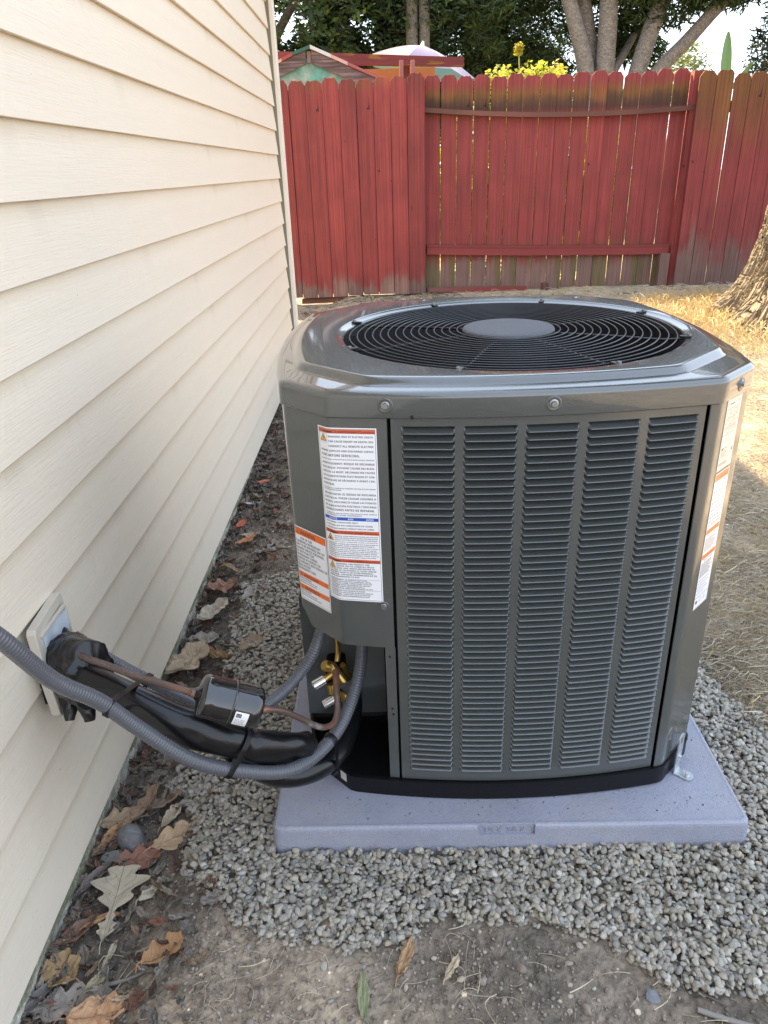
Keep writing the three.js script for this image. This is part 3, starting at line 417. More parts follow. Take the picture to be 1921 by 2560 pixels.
// ------------------------------------------------------------------ service valve and lines
const brass = std({ color: lin(0.55, 0.36, 0.10), metalness: 0.9, roughness: 0.32 });
const chrome = std({ color: lin(0.72, 0.73, 0.74), metalness: 1, roughness: 0.22 });
const copperMap = tex(512, 64, (u, v, c) => {
  const n = tf(u, v, 6, 4), sp = tn2(u, v, 260, 40) > 0.93 && u > 0.18 && u < 0.62 ? 1 : 0, hot = ss(0.72, 0.86, u) * (0.5 + 0.5 * tn3(u, v, 12, 2)) + ss(0.12, 0.03, u);
  const base = [0.33 + 0.14 * n, 0.28 + 0.12 * n, 0.255 + 0.11 * n], cu = [0.56, 0.40, 0.33];
  for (let i = 0; i < 3; i++) c[i] = lerp(lerp(base[i], cu[i], clamp(hot * 0.8)), 0.85, sp * 0.8); return c;
});
const copper = std({ map: copperMap, metalness: 0.45, roughness: 0.42, bumpMap: tex(128, 128, (u, v) => tf(u, v, 16, 3), { srgb: false, rep: [12, 2] }), bumpScale: 0.0006 });
const copper2 = std({ map: tex(512, 64, (u, v, c) => { const n = tf(u, v, 7, 4), sil = ss(0.32, 0.42, u) * ss(0.56, 0.46, u) * tn2(u, v, 40, 6), hot = ss(0.10, 0.02, u) + ss(0.50, 0.60, u) * ss(0.72, 0.62, u) + ss(0.86, 0.93, u); const b = [0.36 + 0.14 * n, 0.295 + 0.12 * n, 0.265 + 0.11 * n], cu = [0.58, 0.41, 0.34]; for (let i = 0; i < 3; i++) c[i] = lerp(lerp(b[i], cu[i], clamp(hot * 0.8)), 0.72, sil * 0.9); return c; }), metalness: 0.45, roughness: 0.40 });
const uvAlong = (g) => { const uv = g.attributes.uv; let m = 1e-6; for (let i = 0; i < uv.count; i++) m = Math.max(m, uv.getX(i)); for (let i = 0; i < uv.count; i++) uv.setX(i, uv.getX(i) / m); return g; };
{
  const valve = new THREE.Group(); valve.name = 'service_valve'; valve.position.set(-0.115 - UC[0], 0.28 - 0.048, -1.19 - UC[1]); unit.add(valve);
  part(valve, 'valve_body', merge([cyl([-0.128, 0.296, -1.196], [-0.095, 0.258, -1.176], 0.0105, 0.0105, 14), cyl([-0.104, 0.292, -1.2], [-0.090, 0.25, -1.215], 0.006, 0.006, 10), cyl([-0.121, 0.281, -1.188], [-0.142, 0.272, -1.178], 0.007, 0.007, 12), cyl([-0.111, 0.25, -1.172], [-0.092, 0.226, -1.17], 0.012, 0.012, 14), cyl([-0.124, 0.264, -1.178], [-0.121, 0.246, -1.172], 0.0135, 0.0135, 6)]), brass);
  part(valve, 'hex_cap', merge([cyl([-0.139, 0.300, -1.19], [-0.124, 0.290, -1.196], 0.0125, 0.0125, 6), cyl([-0.141, 0.3015, -1.189], [-0.139, 0.300, -1.19], 0.0095, 0.0125, 6)]), brass);
  for (const [a, b] of [[[-0.139, 0.2735, -1.18], [-0.1605, 0.264, -1.172]], [[-0.117, 0.240, -1.163], [-0.141, 0.227, -1.158]]]) part(valve, 'valve_cap', merge([cyl(a, b, 0.0102, 0.0102, 24), cyl(b, [b[0] - 0.0012, b[1] - 0.0006, b[2] + 0.0004], 0.0102, 0.0088, 24)]), chrome);
  part(valve, 'mounting_bracket', box(0.028, 0.034, 0.003, -0.088, 0.262, -1.165, 0.2, 0.1, 0.62), steelDark);
  part(valve, 'copper_stub', sweep([[-0.114, 0.30, -1.20], [-0.112, 0.315, -1.215], [-0.116, 0.335, -1.25]], 0.0055, 12, 10), brass);
}
const conduitM = std({ map: tex(64, 256, (u, v, c) => { const k = 0.95 + 0.1 * (tf(u, v, 4, 4) - 0.5); c[0] = 0.365 * k; c[1] = 0.37 * k; c[2] = 0.39 * k; return c; }), roughness: 0.24 });
function conduit(name, pts, r, label, group) {
  const c = curve(pts), L = c.getLength(), segs = Math.round(L / 0.0011), P0 = pts[0];
  const g = sweep(pts, (t, th, m) => r + 0.00040 * Math.cos((m / 0.0054) * 2 * Math.PI), segs, 20);
  return single(name, g, conduitM, P0, label, 'conduit', group);
}
const condA = [[-0.609, 2.45, -0.69], [-0.609, 1.6, -0.69], [-0.606, 1.10, -0.695], [-0.590, 0.92, -0.71], [-0.555, 0.780, -0.738], [-0.500, 0.659, -0.777], [-0.478, 0.549, -0.832], [-0.444, 0.483, -0.87], [-0.405, 0.404, -0.898], [-0.336, 0.316, -0.918], [-0.268, 0.266, -0.944], [-0.196, 0.226, -0.983], [-0.147, 0.214, -1.036], [-0.107, 0.231, -1.09], [-0.079, 0.270, -1.150], [-0.067, 0.310, -1.185], [-0.064, 0.352, -1.203], [-0.065, 0.44, -1.215]];
const condB = [[-0.575, 0.446, -1.096], [-0.529, 0.418, -1.08], [-0.458, 0.388, -1.055], [-0.401, 0.353, -1.05], [-0.328, 0.308, -1.052], [-0.276, 0.282, -1.073], [-0.23, 0.279, -1.117], [-0.191, 0.297, -1.159], [-0.158, 0.339, -1.179], [-0.142, 0.381, -1.199], [-0.135, 0.44, -1.21]];
conduit('flexible_conduit', condA, 0.0122, 'long grey ribbed conduit sweeping in from the left edge and under the black pipe sleeve', 'grey ribbed conduits into the unit');
conduit('flexible_conduit', condB, 0.0112, 'short grey ribbed conduit from the black tape bundle, behind the filter canister', 'grey ribbed conduits into the unit');
const foam = phys({ color: lin(0.006, 0.006, 0.007), specularIntensity: 0.5, roughness: 0.32, clearcoat: 0.42, clearcoatRoughness: 0.14, bumpMap: tex(128, 128, (u, v) => tf(u, v, 24, 3), { srgb: false, rep: [14, 3] }), bumpScale: 0.0003 });
let sleeveA, sleeveB;
{
  const line = thing('refrigerant_line', [-0.504, 0.417, -0.991], 'fat black foam insulated refrigerant pipe between the wall and the unit', 'pipe');
  const A = sleeveA = [[-0.569, 0.432, -1.02], [-0.504, 0.415, -0.995], [-0.441, 0.395, -0.975], [-0.375, 0.365, -0.962], [-0.312, 0.332, -0.958], [-0.246, 0.288, -0.98], [-0.198, 0.25, -1.014], [-0.160, 0.222, -1.048]];
  part(line, 'insulation_sleeve', sweep(A, (t, th) => { const crease = 0.004 * Math.exp(-(((t - 0.52) / 0.05) ** 2)) * Math.cos(th * 2 + 1) + 0.006 * Math.exp(-(((t - 0.90) / 0.04) ** 2)) * Math.cos(th * 2 - 0.4) - 0.004 * Math.exp(-(((t - 0.70) / 0.02) ** 2)); return 0.0275 + 0.0022 * Math.cos(th * 2 + 0.6) + crease + 0.0006 * N3(t * 9, Math.cos(th) * 1.5, Math.sin(th) * 1.5) - 0.010 * ss(0.965, 1, t); }, 120, 32), foam);
  const Bp = sleeveB = [[-0.309, 0.255, -1.005], [-0.271, 0.221, -1.012], [-0.220, 0.178, -1.024], [-0.165, 0.156, -1.058], [-0.122, 0.152, -1.108], [-0.104, 0.164, -1.163], [-0.097, 0.186, -1.200], [-0.100, 0.221, -1.214]];
  part(line, 'insulation_sleeve', sweep(Bp, (t, th) => 0.0262 - 0.012 * ss(0.10, 0, t) + 0.0012 * N3(t * 8, Math.cos(th) * 1.2, Math.sin(th) * 1.2) + 0.002 * Math.cos(2 * th + 1), 100, 28), foam);
  const thin = thing('copper_pipe', [-0.482, 0.462, -0.99], 'thin bare copper pipe, soldered to both ends of the filter canister', 'pipe');
  part(thin, 'pipe_run', uvAlong(sweep([[-0.545, 0.468, -1.02], [-0.516, 0.466, -1.003], [-0.482, 0.460, -0.992], [-0.422, 0.450, -0.97], [-0.365, 0.442, -0.953], [-0.312, 0.431, -0.941]], (t) => 0.0058 + 0.0016 * ss(0.90, 0.94, t), 90, 14)), copper);
  part(thin, 'pipe_run', uvAlong(sweep([[-0.228, 0.392, -0.952], [-0.194, 0.363, -0.98], [-0.171, 0.329, -1.002], [-0.148, 0.290, -1.026], [-0.132, 0.263, -1.05], [-0.118, 0.252, -1.074], [-0.112, 0.258, -1.1], [-0.114, 0.272, -1.13], [-0.116, 0.285, -1.16], [-0.117, 0.292, -1.18]], (t) => 0.0055 + 0.0014 * ss(0.10, 0.05, t) + 0.0012 * ss(0.80, 0.83, t), 120, 14)), copper2);
}
{ // filter drier
  const a = [-0.322, 0.4365, -0.940], b = [-0.2225, 0.391, -0.953], d = V(b).sub(V(a)), L = d.length(), R = 0.0352;
  const dr = thing('filter_canister', a, 'glossy black cylindrical filter canister with a small white sticker, joined into the copper pipe', 'filter');
  const gloss = phys({ color: lin(0.008, 0.008, 0.009), roughness: 0.08, clearcoat: 1, clearcoatRoughness: 0.03 });
  const prof = [[0.0001, -0.001], [0.009, -0.001], [0.0115, 0.003], [0.023, 0.005], [0.0315, 0.008], [0.0338, 0.012], [R, 0.017], [R, 0.026], [R - 0.0012, 0.029], [R, 0.033], [R, L * 0.53], [R + 0.0012, L * 0.535], [R + 0.0016, L * 0.55], [R + 0.0012, L * 0.565], [R, L * 0.57], [R, L * 0.80], [R - 0.001, L * 0.83], [R, L * 0.86], [R - 0.0004, L * 0.93], [0.0315, L * 0.965], [0.027, L * 0.99], [0.014, L], [0.010, L + 0.003], [0.0001, L + 0.003]].map((p) => new THREE.Vector2(...p));
  part(dr, 'canister_body', along(new THREE.LatheGeometry(prof, 64), a, b), gloss);
  part(dr, 'end_collar', merge([cyl(a, V(a).sub(d.clone().multiplyScalar(0.06)).toArray(), 0.0085, 0.0075, 18), cyl(b, V(b).add(d.clone().multiplyScalar(0.06)).toArray(), 0.0085, 0.007, 18)]), copper2);
  const stick = canvasTex(256, 180, (c, w, h) => { c.fillStyle = '#e9e9ea'; c.fillRect(0, 0, w, h); c.fillStyle = '#151515'; for (let i = 0; i < 4; i++) c.fillRect(26 + i * 26, 20, 20, 44); c.fillRect(26, 20, 98, 8); const r = RNG(4); for (let i = 0; i < 5; i++) { let x = 24; while (x < 200) { const k = 8 + 22 * r(); c.fillStyle = '#666'; c.fillRect(x, 84 + i * 17, k, 6); x += k + 8; } } });
  const q = new THREE.Quaternion().setFromUnitVectors(new THREE.Vector3(0, 1, 0), d.clone().normalize()), toCam = V([0, 1.19, 0]).sub(V(a)).applyQuaternion(q.clone().invert()), th0 = Math.atan2(toCam.x, toCam.z) ;
  const sg = grid(14, 1, (u, v) => { const th = th0 + 1.15 - 0.80 * u, r = R + 0.0006; return [Math.sin(th) * r, L * lerp(0.60, 0.80, v), Math.cos(th) * r, v, u]; });
  part(dr, 'sticker', along(sg, a, b), std({ map: stick, roughness: 0.45 }));
}
// cable ties: band round the hull of the tubes it holds
const tieM = phys({ color: lin(0.006, 0.006, 0.007), specularIntensity: 0.6, roughness: 0.38 });
function tie(circles, n, label, headAt) {
  const N = V(n).normalize(), c0 = V(circles[0].p), ax = new THREE.Vector3().crossVectors(Math.abs(N.y) > 0.9 ? V([1, 0, 0]) : V([0, 1, 0]), N).normalize(), ay = new THREE.Vector3().crossVectors(N, ax), pts = [];
  for (const { p, r } of circles) { const q = V(p).sub(c0), x = q.dot(ax), y = q.dot(ay); for (let i = 0; i < 40; i++) { const t = i / 40 * 2 * Math.PI; pts.push([x + (r + 0.0012) * Math.cos(t), y + (r + 0.0012) * Math.sin(t)]); } }
  pts.sort((a, b) => a[0] - b[0] || a[1] - b[1]); const cr = (o, a, b) => (a[0] - o[0]) * (b[1] - o[1]) - (a[1] - o[1]) * (b[0] - o[0]), half = (L) => { const h = []; for (const p of L) { while (h.length > 1 && cr(h[h.length - 2], h[h.length - 1], p) <= 0) h.pop(); h.push(p); } h.pop(); return h; };
  const hull = [...half(pts), ...half(pts.slice().reverse())], M = hull.length, W = 0.0044, T = 0.0016, tri3 = (x, y, w) => c0.clone().addScaledVector(ax, x).addScaledVector(ay, y).addScaledVector(N, w).toArray();
  let mx = 0, my = 0; for (const p of hull) { mx += p[0] / M; my += p[1] / M; }
  const sec = [[0, -W], [T, -W], [T, W], [0, W], [0, -W]];
  const g = grid(M, 4, (u, v, i, j) => { const p = hull[i % M], k = Math.hypot(p[0] - mx, p[1] - my), s = 1 + sec[j][0] / k; return [...tri3(mx + (p[0] - mx) * s, my + (p[1] - my) * s, sec[j][1])]; });
  const hp = hull.reduce((b, p) => { const w = tri3(p[0], p[1], 0), q = w[0] * headAt[0] + w[1] * headAt[1] + w[2] * headAt[2]; return q > b[0] ? [q, w] : b; }, [-1e9, null])[1];
  const t = thing('cable_tie', c0.toArray(), label, 'cable tie', 'black cable ties'); part(t, 'strap', g, tieM); part(t, 'tie_head', rbox(0.012, 0.010, 0.014, 0.0015, ...hp, 0.3, 0.6, 0.2), tieM);
}
function tieAt(tubes, c0, n, label, headAt) { const N = V(n).normalize(), O = V(c0); tie(tubes.map(([pts, r]) => { const c = curve(pts); let best = null, bd = 1e9; for (let i = 0; i <= 800; i++) { const p = c.getPoint(i / 800), d = Math.abs(p.clone().sub(O).dot(N)) + 0.02 * p.distanceTo(O); if (d < bd) { bd = d; best = p; } } return { p: best.toArray(), r }; }), n, label, headAt); }
tieAt([[sleeveA, 0.0300], [condB, 0.0115], [condA, 0.0126]], [-0.446, 0.397, -0.977], [0.88, -0.40, 0.16], 'black cable tie nearest the wall, round both conduits and the fat pipe', [0.1, -1, 0.5]);
tieAt([[sleeveA, 0.0312], [condA, 0.0126]], [-0.268, 0.304, -0.970], [0.80, -0.58, -0.10], 'black cable tie below the filter canister', [0, 0.1, -1]);
tieAt([[sleeveB, 0.0265], [condA, 0.0126]], [-0.127, 0.222, -1.064], [0.50, 0.10, -0.82], 'black cable tie beside the open corner of the unit', [0.6, -0.9, 0.6]);

// wall block, membrane scrap and tape bundle where the lines leave the house
{
  const bl = thing('wall_block', [-0.605, 0.42, -1.08], 'broken beige plastic mounting block standing off the siding around the pipes', 'mounting block');
  const beige = std({ color: lin(0.64, 0.58, 0.48), roughness: 0.6, map: tex(128, 128, (u, v, c) => { const k = 0.92 + 0.14 * (tf(u, v, 6, 4) - 0.5); c[0] = c[1] = c[2] = k; return c; }) });
  const sh = new THREE.Shape([[-0.064, 0.080], [-0.058, 0.086], [0.062, 0.086], [0.068, 0.080], [0.068, -0.086], [0.060, -0.09], [-0.064, -0.09], [-0.068, -0.084], [-0.0685, -0.01], [-0.066, 0.0], [-0.0685, 0.012], [-0.066, 0.03]].map((p) => new THREE.Vector2(...p)));
  const ho = new THREE.Path([[-0.044, 0.064], [0.048, 0.064], [0.048, -0.070], [-0.044, -0.070]].map((p) => new THREE.Vector2(...p))); sh.holes.push(ho);
  const g = new THREE.ExtrudeGeometry(sh, { depth: 0.012, bevelEnabled: true, bevelSize: 0.0018, bevelThickness: 0.0018, bevelSegments: 2 }); g.rotateY(Math.PI / 2); g.rotateZ(0.05); g.rotateY(0.07); g.translate(-0.6145, 0.420, -1.085);
  part(bl, 'block_frame', g, beige);
  const lip = merge([rbox(0.006, 0.006, 0.100, 0.001, -0.600, 0.488, -1.084), rbox(0.006, 0.14, 0.004, 0.001, -0.599, 0.419, -1.134), rbox(0.006, 0.14, 0.004, 0.001, -0.602, 0.414, -1.036)]); part(bl, 'inner_flange', lip, beige);
  part(bl, 'backing', box(0.004, 0.15, 0.11, -0.6225, 0.42, -1.09), std({ color: lin(0.02, 0.018, 0.016), roughness: 1 }));
  const scrapG = grid(16, 12, (u, v) => { const z = lerp(-1.136, -1.034, u), y = lerp(0.35, 0.487 - 0.006 * Math.abs(N3(u * 5, 2)), v); return [-0.604 + 0.010 * fbm(u * 3, v * 3, 2, 3) + 0.008 * v * (1 - u), y, z]; });
  single('membrane_scrap', scrapG, std({ color: lin(0.55, 0.61, 0.66), roughness: 0.5 }), [-0.604, 0.42, -1.08], 'pale blue crumpled membrane scrap stuffed inside the beige wall block', 'membrane');
  const tape = thing('tape_bundle', [-0.56, 0.41, -1.05], 'lumpy black tape and sealant bundle wrapped round the pipes at the wall', 'tape wrap');
  const tapeM = phys({ color: lin(0.006, 0.006, 0.007), specularIntensity: 0.5, roughness: 0.34, clearcoat: 0.45, clearcoatRoughness: 0.12, bumpMap: tex(256, 256, (u, v) => 0.7 * tf(u, v, 14, 3) + 0.3 * tn2(u, v, 60, 60), { srgb: false, rep: [9, 2] }), bumpScale: 0.0008 });
  const axis = [[-0.612, 0.394, -1.095], [-0.590, 0.398, -1.072], [-0.556, 0.406, -1.045], [-0.522, 0.416, -1.018], [-0.500, 0.424, -1.0]];
  const lump = (amp, s, base) => (t, th) => base(t, th) + amp * fbm(t * s, Math.cos(th) * 2.2, Math.sin(th) * 2.2 + s, 3);
  part(tape, 'sealant_layer', sweep(axis.slice(0, 4), lump(0.022, 2.2, (t, th) => 0.052 - 0.010 * t + 0.012 * Math.cos(2 * th + 0.4) * (1 - t * 0.4)), 44, 64), tapeM);
  part(tape, 'tape_band', sweep([[-0.580, 0.410, -1.060], [-0.560, 0.414, -1.045], [-0.540, 0.419, -1.030], [-0.518, 0.424, -1.011], [-0.508, 0.427, -1.004]], lump(0.010, 3, (t, th) => (0.052 - 0.004 * t) * (1 - 0.45 * ss(0.90, 1, t)) + 0.010 * Math.cos(2 * th + 0.3) * (1 - ss(0.9, 1, t)) + 0.003 * Math.cos(7 * th + 3) * t + 0.006 * ss(0.8, 1, t) * Math.sin(5 * th)), 50, 80, { caps: true }), tapeM);
  part(tape, 'tape_drip', merge([[[-0.578, 0.378, -1.042], [-0.574, 0.345, -1.018], [-0.573, 0.330, -1.008]], [[-0.532, 0.385, -1.0], [-0.525, 0.362, -0.985], [-0.523, 0.352, -0.979]], [[-0.606, 0.372, -1.06], [-0.600, 0.342, -1.035], [-0.600, 0.329, -1.025]]].map((p, i) => sweep(p, (t, th) => (0.021 - 0.013 * t) * (1 + 0.25 * N3(t * 4, Math.cos(th) + i * 3, Math.sin(th))), 16, 18))), tapeM);
}
// hold-down bracket at the right front corner
{
  const b = thing('hold_down_bracket', [0.574, 0.0485, -1.150], 'perforated galvanised angle bracket screwed to the pad at the front corner of the unit', 'bracket');
  const galv = std({ color: lin(0.60, 0.64, 0.66), metalness: 0.75, roughness: 0.36, map: tex(128, 128, (u, v, c) => { const k = 0.8 + 0.3 * tf(u, v, 9, 3, tn2); c[0] = c[1] = c[2] = k; return c; }) });
  const w = 0.0125, sh = new THREE.Shape(); sh.moveTo(-w, 0); sh.lineTo(w, 0); sh.lineTo(w, 0.083); sh.absarc(0, 0.083, w, 0, Math.PI); sh.lineTo(-w, 0);
  const slot = (y, h, r) => { const p = new THREE.Path(); p.absarc(0, y + h, r, 0, Math.PI); p.absarc(0, y, r, Math.PI, Math.PI * 2); sh.holes.push(p); };
  slot(0.071, 0.011, 0.0045); for (const y of [0.012, 0.030, 0.046]) for (const s of [-0.006, 0.006]) { const p = new THREE.Path(); p.absarc(s, y + (s > 0 ? 0.006 : 0), 0.0021, 0, Math.PI * 2); sh.holes.push(p); }
  const up = new THREE.ExtrudeGeometry(sh, { depth: 0.0022, bevelEnabled: false, curveSegments: 12 });
  const fs = new THREE.Shape(); fs.moveTo(-w, 0); fs.lineTo(w, 0); fs.lineTo(w, 0.024); fs.absarc(0, 0.024, w, 0, Math.PI); fs.lineTo(-w, 0); const fh = new THREE.Path(); fh.absarc(0, 0.024, 0.003, 0, Math.PI * 2); fs.holes.push(fh);
  const foot = new THREE.ExtrudeGeometry(fs, { depth: 0.0022, bevelEnabled: false, curveSegments: 12 }); foot.rotateX(Math.PI / 2);
  const M = new THREE.Matrix4().makeRotationY(0.80).setPosition(0.5735, 0.0505, -1.1375);
  up.applyMatrix4(M); foot.applyMatrix4(M);
  part(b, 'upright', boxUV(up, 20), galv); part(b, 'foot', boxUV(foot, 20), galv);
  const p = new THREE.Vector3(0, 0.0004, 0.024).applyMatrix4(M); part(b, 'anchor_screw', merge([cyl(p.toArray(), [p.x, p.y + 0.0012, p.z], 0.0075, 0.0075, 20), cyl([p.x, p.y + 0.0012, p.z], [p.x, p.y + 0.006, p.z], 0.0045, 0.0044, 6)]), zinc);
  const q = new THREE.Vector3(0, 0.038, 0.0022).applyMatrix4(M), n = new THREE.Vector3(0, 0, 1).transformDirection(M), e = (k) => q.clone().addScaledVector(n, k).toArray(); part(b, 'side_screw', merge([cyl(e(0), e(0.001), 0.0055, 0.0055, 16), cyl(e(0.001), e(0.005), 0.0038, 0.0036, 6)]), zinc);
}

// ------------------------------------------------------------------ gravel, soil crumbs, straw
const M4 = new THREE.Matrix4(), Qn = new THREE.Quaternion(), Eu = new THREE.Euler(), Sc = new THREE.Vector3(), Ps = new THREE.Vector3();
const mat4 = (x, y, z, rx, ry, rz, sx, sy, sz) => new THREE.Matrix4().compose(Ps.set(x, y, z), Qn.setFromEuler(Eu.set(rx, ry, rz)), Sc.set(sx, sy, sz));
function stoneGeo(seed, detail = 3, rough = 0.22) { let g = new THREE.IcosahedronGeometry(1, detail); g = mergeVertices(g.deleteAttribute('normal').deleteAttribute('uv'), 1e-4); const p = g.attributes.position, v = new THREE.Vector3(); for (let i = 0; i < p.count; i++) { v.fromBufferAttribute(p, i); const k = 1 + rough * N3(v.x * 1.1 + seed, v.y * 1.1, v.z * 1.1) + rough * 0.35 * N3(v.x * 2.6, v.y * 2.6 + seed, v.z * 2.6); p.setXYZ(i, v.x * k, v.y * k, v.z * k); } g.computeVertexNormals(); const n = p.count, uv = new Float32Array(n * 2); for (let i = 0; i < n; i++) { uv[i * 2] = p.getX(i) + p.getZ(i) * 0.5; uv[i * 2 + 1] = p.getY(i) + p.getZ(i) * 0.5; } g.setAttribute('uv', new THREE.BufferAttribute(uv, 2)); return g; }
const stoneMap = tex(256, 256, (u, v, c) => { const n = tf(u, v, 8, 5), s = tn2(u, v, 90, 90) > 0.93 ? -0.18 : tn3(u, v, 70, 70) > 0.95 ? 0.14 : 0; const k = 0.86 + 0.26 * (n - 0.5) + s; c[0] = c[1] = c[2] = k; return c; }, { rep: [0.6, 0.6] });
const stoneM = std({ map: stoneMap, roughness: 0.75, bumpMap: stoneMap, bumpScale: 0.0003 });
const padTest = (x, z) => Math.abs(x - 0.2177) < 0.459 && Math.abs(z + 1.4643) < 0.459;
{
  const g = new THREE.Group(); g.name = 'gravel'; scene.add(g); tag(g, 'rounded grey pea gravel bed round the pad', null, null, 'stuff');
  const r = RNG(77), kinds = 6, mats = Array.from({ length: kinds }, () => []), cols = Array.from({ length: kinds }, () => []);
  const put = (x, z, lift, big = 1) => {
    const k = Math.floor(r() * kinds), a = lerp(0.0034, 0.0076, r() ** 1.5) * big, b = a * lerp(0.62, 0.95, r()), c = a * lerp(0.46, 0.76, r());
    mats[k].push(mat4(x, gY(x, z) + lift, z, (r() - 0.5) * 1.1, r() * 6.28, (r() - 0.5) * 1.1, a * 1.2, c, b));
    const t = r(), l = lerp(0.34, 0.57, r()), wst = r(); cols[k].push(t < 0.16 ? lin(l * 1.12, l * 0.97, l * 0.74) : t < 0.22 ? lin(l * 0.80, l * 0.79, l * 0.73) : t < 0.27 ? lin(l * 1.35, l * 1.28, l * 1.12) : lin(l * 1.07, l * 0.985, l * 0.79 + wst * 0.03));
  };
  const x0 = -0.56, x1 = 1.02, z0 = -2.2, z1 = -0.70, N = 80000;
  for (let i = 0; i < N; i++) {
    const x = rr(x0, x1, r), z = rr(z0, z1, r); if (padTest(x, z)) continue;
    const e = 0.055 * N3(x * 11, z * 11, 6) + 0.035 * N3(x * 31, z * 31, 2); if (!inPoly(gravelEdge, x + e, z + e * 0.7)) continue;
    put(x, z, lerp(0.000, 0.022, r()));
  }
  for (let i = 0; i < 900; i++) { const x = rr(-0.5, 1.0, r), z = rr(-2.4, -0.66, r); if (padTest(x, z)) continue; const near = inPoly(gravelEdge, x * 0.93 + 0.02, (z + 1.5) * 0.90 - 1.5); if (!near && r() < 0.8) continue; put(x, z, 0.004, 0.9); }
  const box2 = Array.from({ length: kinds }, (_, k) => stoneGeo(k * 9.3 + 1, 3, 0.16));
  box2.forEach((q, k) => instanced(g, 'gravel_stone', q, stoneM, mats[k], cols[k]));
}
{
  const g = new THREE.Group(); g.name = 'soil_crumbs'; scene.add(g); tag(g, 'loose crumbs of earth and chips on the bare soil', null, null, 'stuff');
  const r = RNG(88), A = [], B = [], ca = [], cb = [];
  for (let i = 0; i < 30000; i++) {
    const front = r() < 0.5, x = front ? rr(-0.64, 1.0, r) : rr(-0.64, -0.28, r), z = front ? rr(-0.98, -0.58, r) : rr(-3.2, -0.6, r); const clump = fbm(x * 5, z * 5, 6, 2); if (clump < -0.05 && r() < 0.75) continue; if (padTest(x, z)) continue;
    const s = 0.0008 + 0.0030 * r() ** 4, y = gY(x, z) + s * 0.4 + 0.001;
    if (r() < 0.85) { A.push(mat4(x, y, z, r() * 6, r() * 6, r() * 6, s, s * 0.8, s * 0.9)); const l = lerp(0.16, 0.36, r()); ca.push(lin(l * 1.08, l * 0.92, l * 0.76)); }
    else { const L = 0.003 + 0.009 * r() * r(); B.push(mat4(x, y + 0.001, z, (r() - 0.5) * 0.5, r() * 6.28, (r() - 0.5) * 0.5, L, 0.0006, 0.0011)); const l = lerp(0.10, 0.42, r() * r()); cb.push(lin(l, l * 0.86, l * 0.66)); }
  }
  for (let i = 0; i < 170; i++) { const x = rr(-0.2, 0.65, r), z = r() < 0.75 ? rr(-1.09, -1.03, r) : rr(-1.9, -1.03, r), s = 0.0006 + 0.0013 * r() ** 3; if (x > 0.55 && z < -1.1 || z > -1.1) { A.push(mat4(x, 0.0478, z, r() * 6, r() * 6, r() * 6, s, s * 0.6, s)); const l = lerp(0.03, 0.2, r()); ca.push(lin(l, l * 0.88, l * 0.74)); } }
  for (let i = 0; i < 60; i++) { const x = rr(-0.62, 0.9, r), z = rr(-0.92, -0.62, r), s = 0.004 + 0.006 * r(); if (x > -0.3 && z < -0.8) continue; A.push(mat4(x, gY(x, z) + s * 0.3, z, r() * 6, r() * 6, r() * 6, s, s * 0.75, s)); const l = lerp(0.14, 0.28, r()); ca.push(lin(l * 1.1, l * 0.92, l * 0.74)); }
  instanced(g, 'crumb', stoneGeo(5, 1, 0.6), std({ roughness: 1 }), A, ca); instanced(g, 'chip', new THREE.BoxGeometry(1, 1, 1), std({ roughness: 0.9 }), B, cb);
}
{
  // one bent straw: a thin three sided stalk along x
  const straw = (bend) => { const n = 5; return grid(3, n, (a, t, i, j) => { const th = (i % 3) / 3 * 2 * Math.PI, x = t - 0.5; return [x, bend * (0.25 - x * x) + 0.019 * Math.cos(th) * (1 - t * 0.6), 0.35 * bend * Math.sin(t * 3.5) + 0.019 * Math.sin(th) * (1 - t * 0.6)]; }); };
  const g = new THREE.Group(); g.name = 'dry_grass'; scene.add(g); tag(g, 'pale dry grass matted over the yard ground', null, null, 'stuff');
  const r = RNG(99), mats = [[], [], []], cols = [[], [], []], m = std({ roughness: 0.8 });
  const add = (x, z, L, up, gold) => { const k = Math.floor(r() * 3), y = gY(x, z) + 0.002 + 0.012 * r(), w = L * lerp(0.55, 1.1, r()); mats[k].push(mat4(x, y + (up > 0.6 ? L * 0.35 : 0), z, (r() - 0.5) * 0.6, r() * 6.28, up * (r() < 0.5 ? 1 : -1), L, w, w)); const l = lerp(0.42, 0.80, r()); cols[k].push(gold ? lin(l * 1.0, l * 0.74, l * 0.34) : lin(l, l * 0.87, l * 0.66)); };
  for (let i = 0; i < 110000; i++) { const d = r() ** 1.5, z = lerp(-1.1, -7.2, d), x = lerp(0.72, 0.95 + -z * 0.52, r()); if (padTest(x, z)) continue; if (inPoly(gravelEdge, x, z) && r() < 0.97) continue; const c = fbm(x * 2.2, z * 2.2, 3, 3); if (c < -0.12 && r() < 0.7) continue; add(x, z, lerp(0.025, 0.095, r()) * (0.75 + 0.7 * d), (r() - 0.3) * 0.35, r() < 0.12); }
  for (let i = 0; i < 9000; i++) { const z = rr(-7.2, -4.2, r), x = rr(-0.9, 2.6, r); add(x, z, rr(0.03, 0.1, r), (r() - 0.3) * 0.5, r() < 0.3); }
  for (let i = 0; i < 9000; i++) { const a = r() * 6.28, d = 0.42 + 0.75 * r() ** 1.3, x = 3.0 + Math.cos(a) * d, z = -5.55 + Math.sin(a) * d; add(x, z, rr(0.05, 0.13, r), rr(0.5, 1.5, r), true); }
  for (let i = 0; i < 260; i++) { const x = rr(-0.6, 1.0, r), z = rr(-0.86, -0.6, r); add(x, z, rr(0.015, 0.06, r), 0.05, false); }
  [0.15, 0.5, 1.0].forEach((b, k) => instanced(g, 'straw', straw(b), m, mats[k], cols[k]));
}

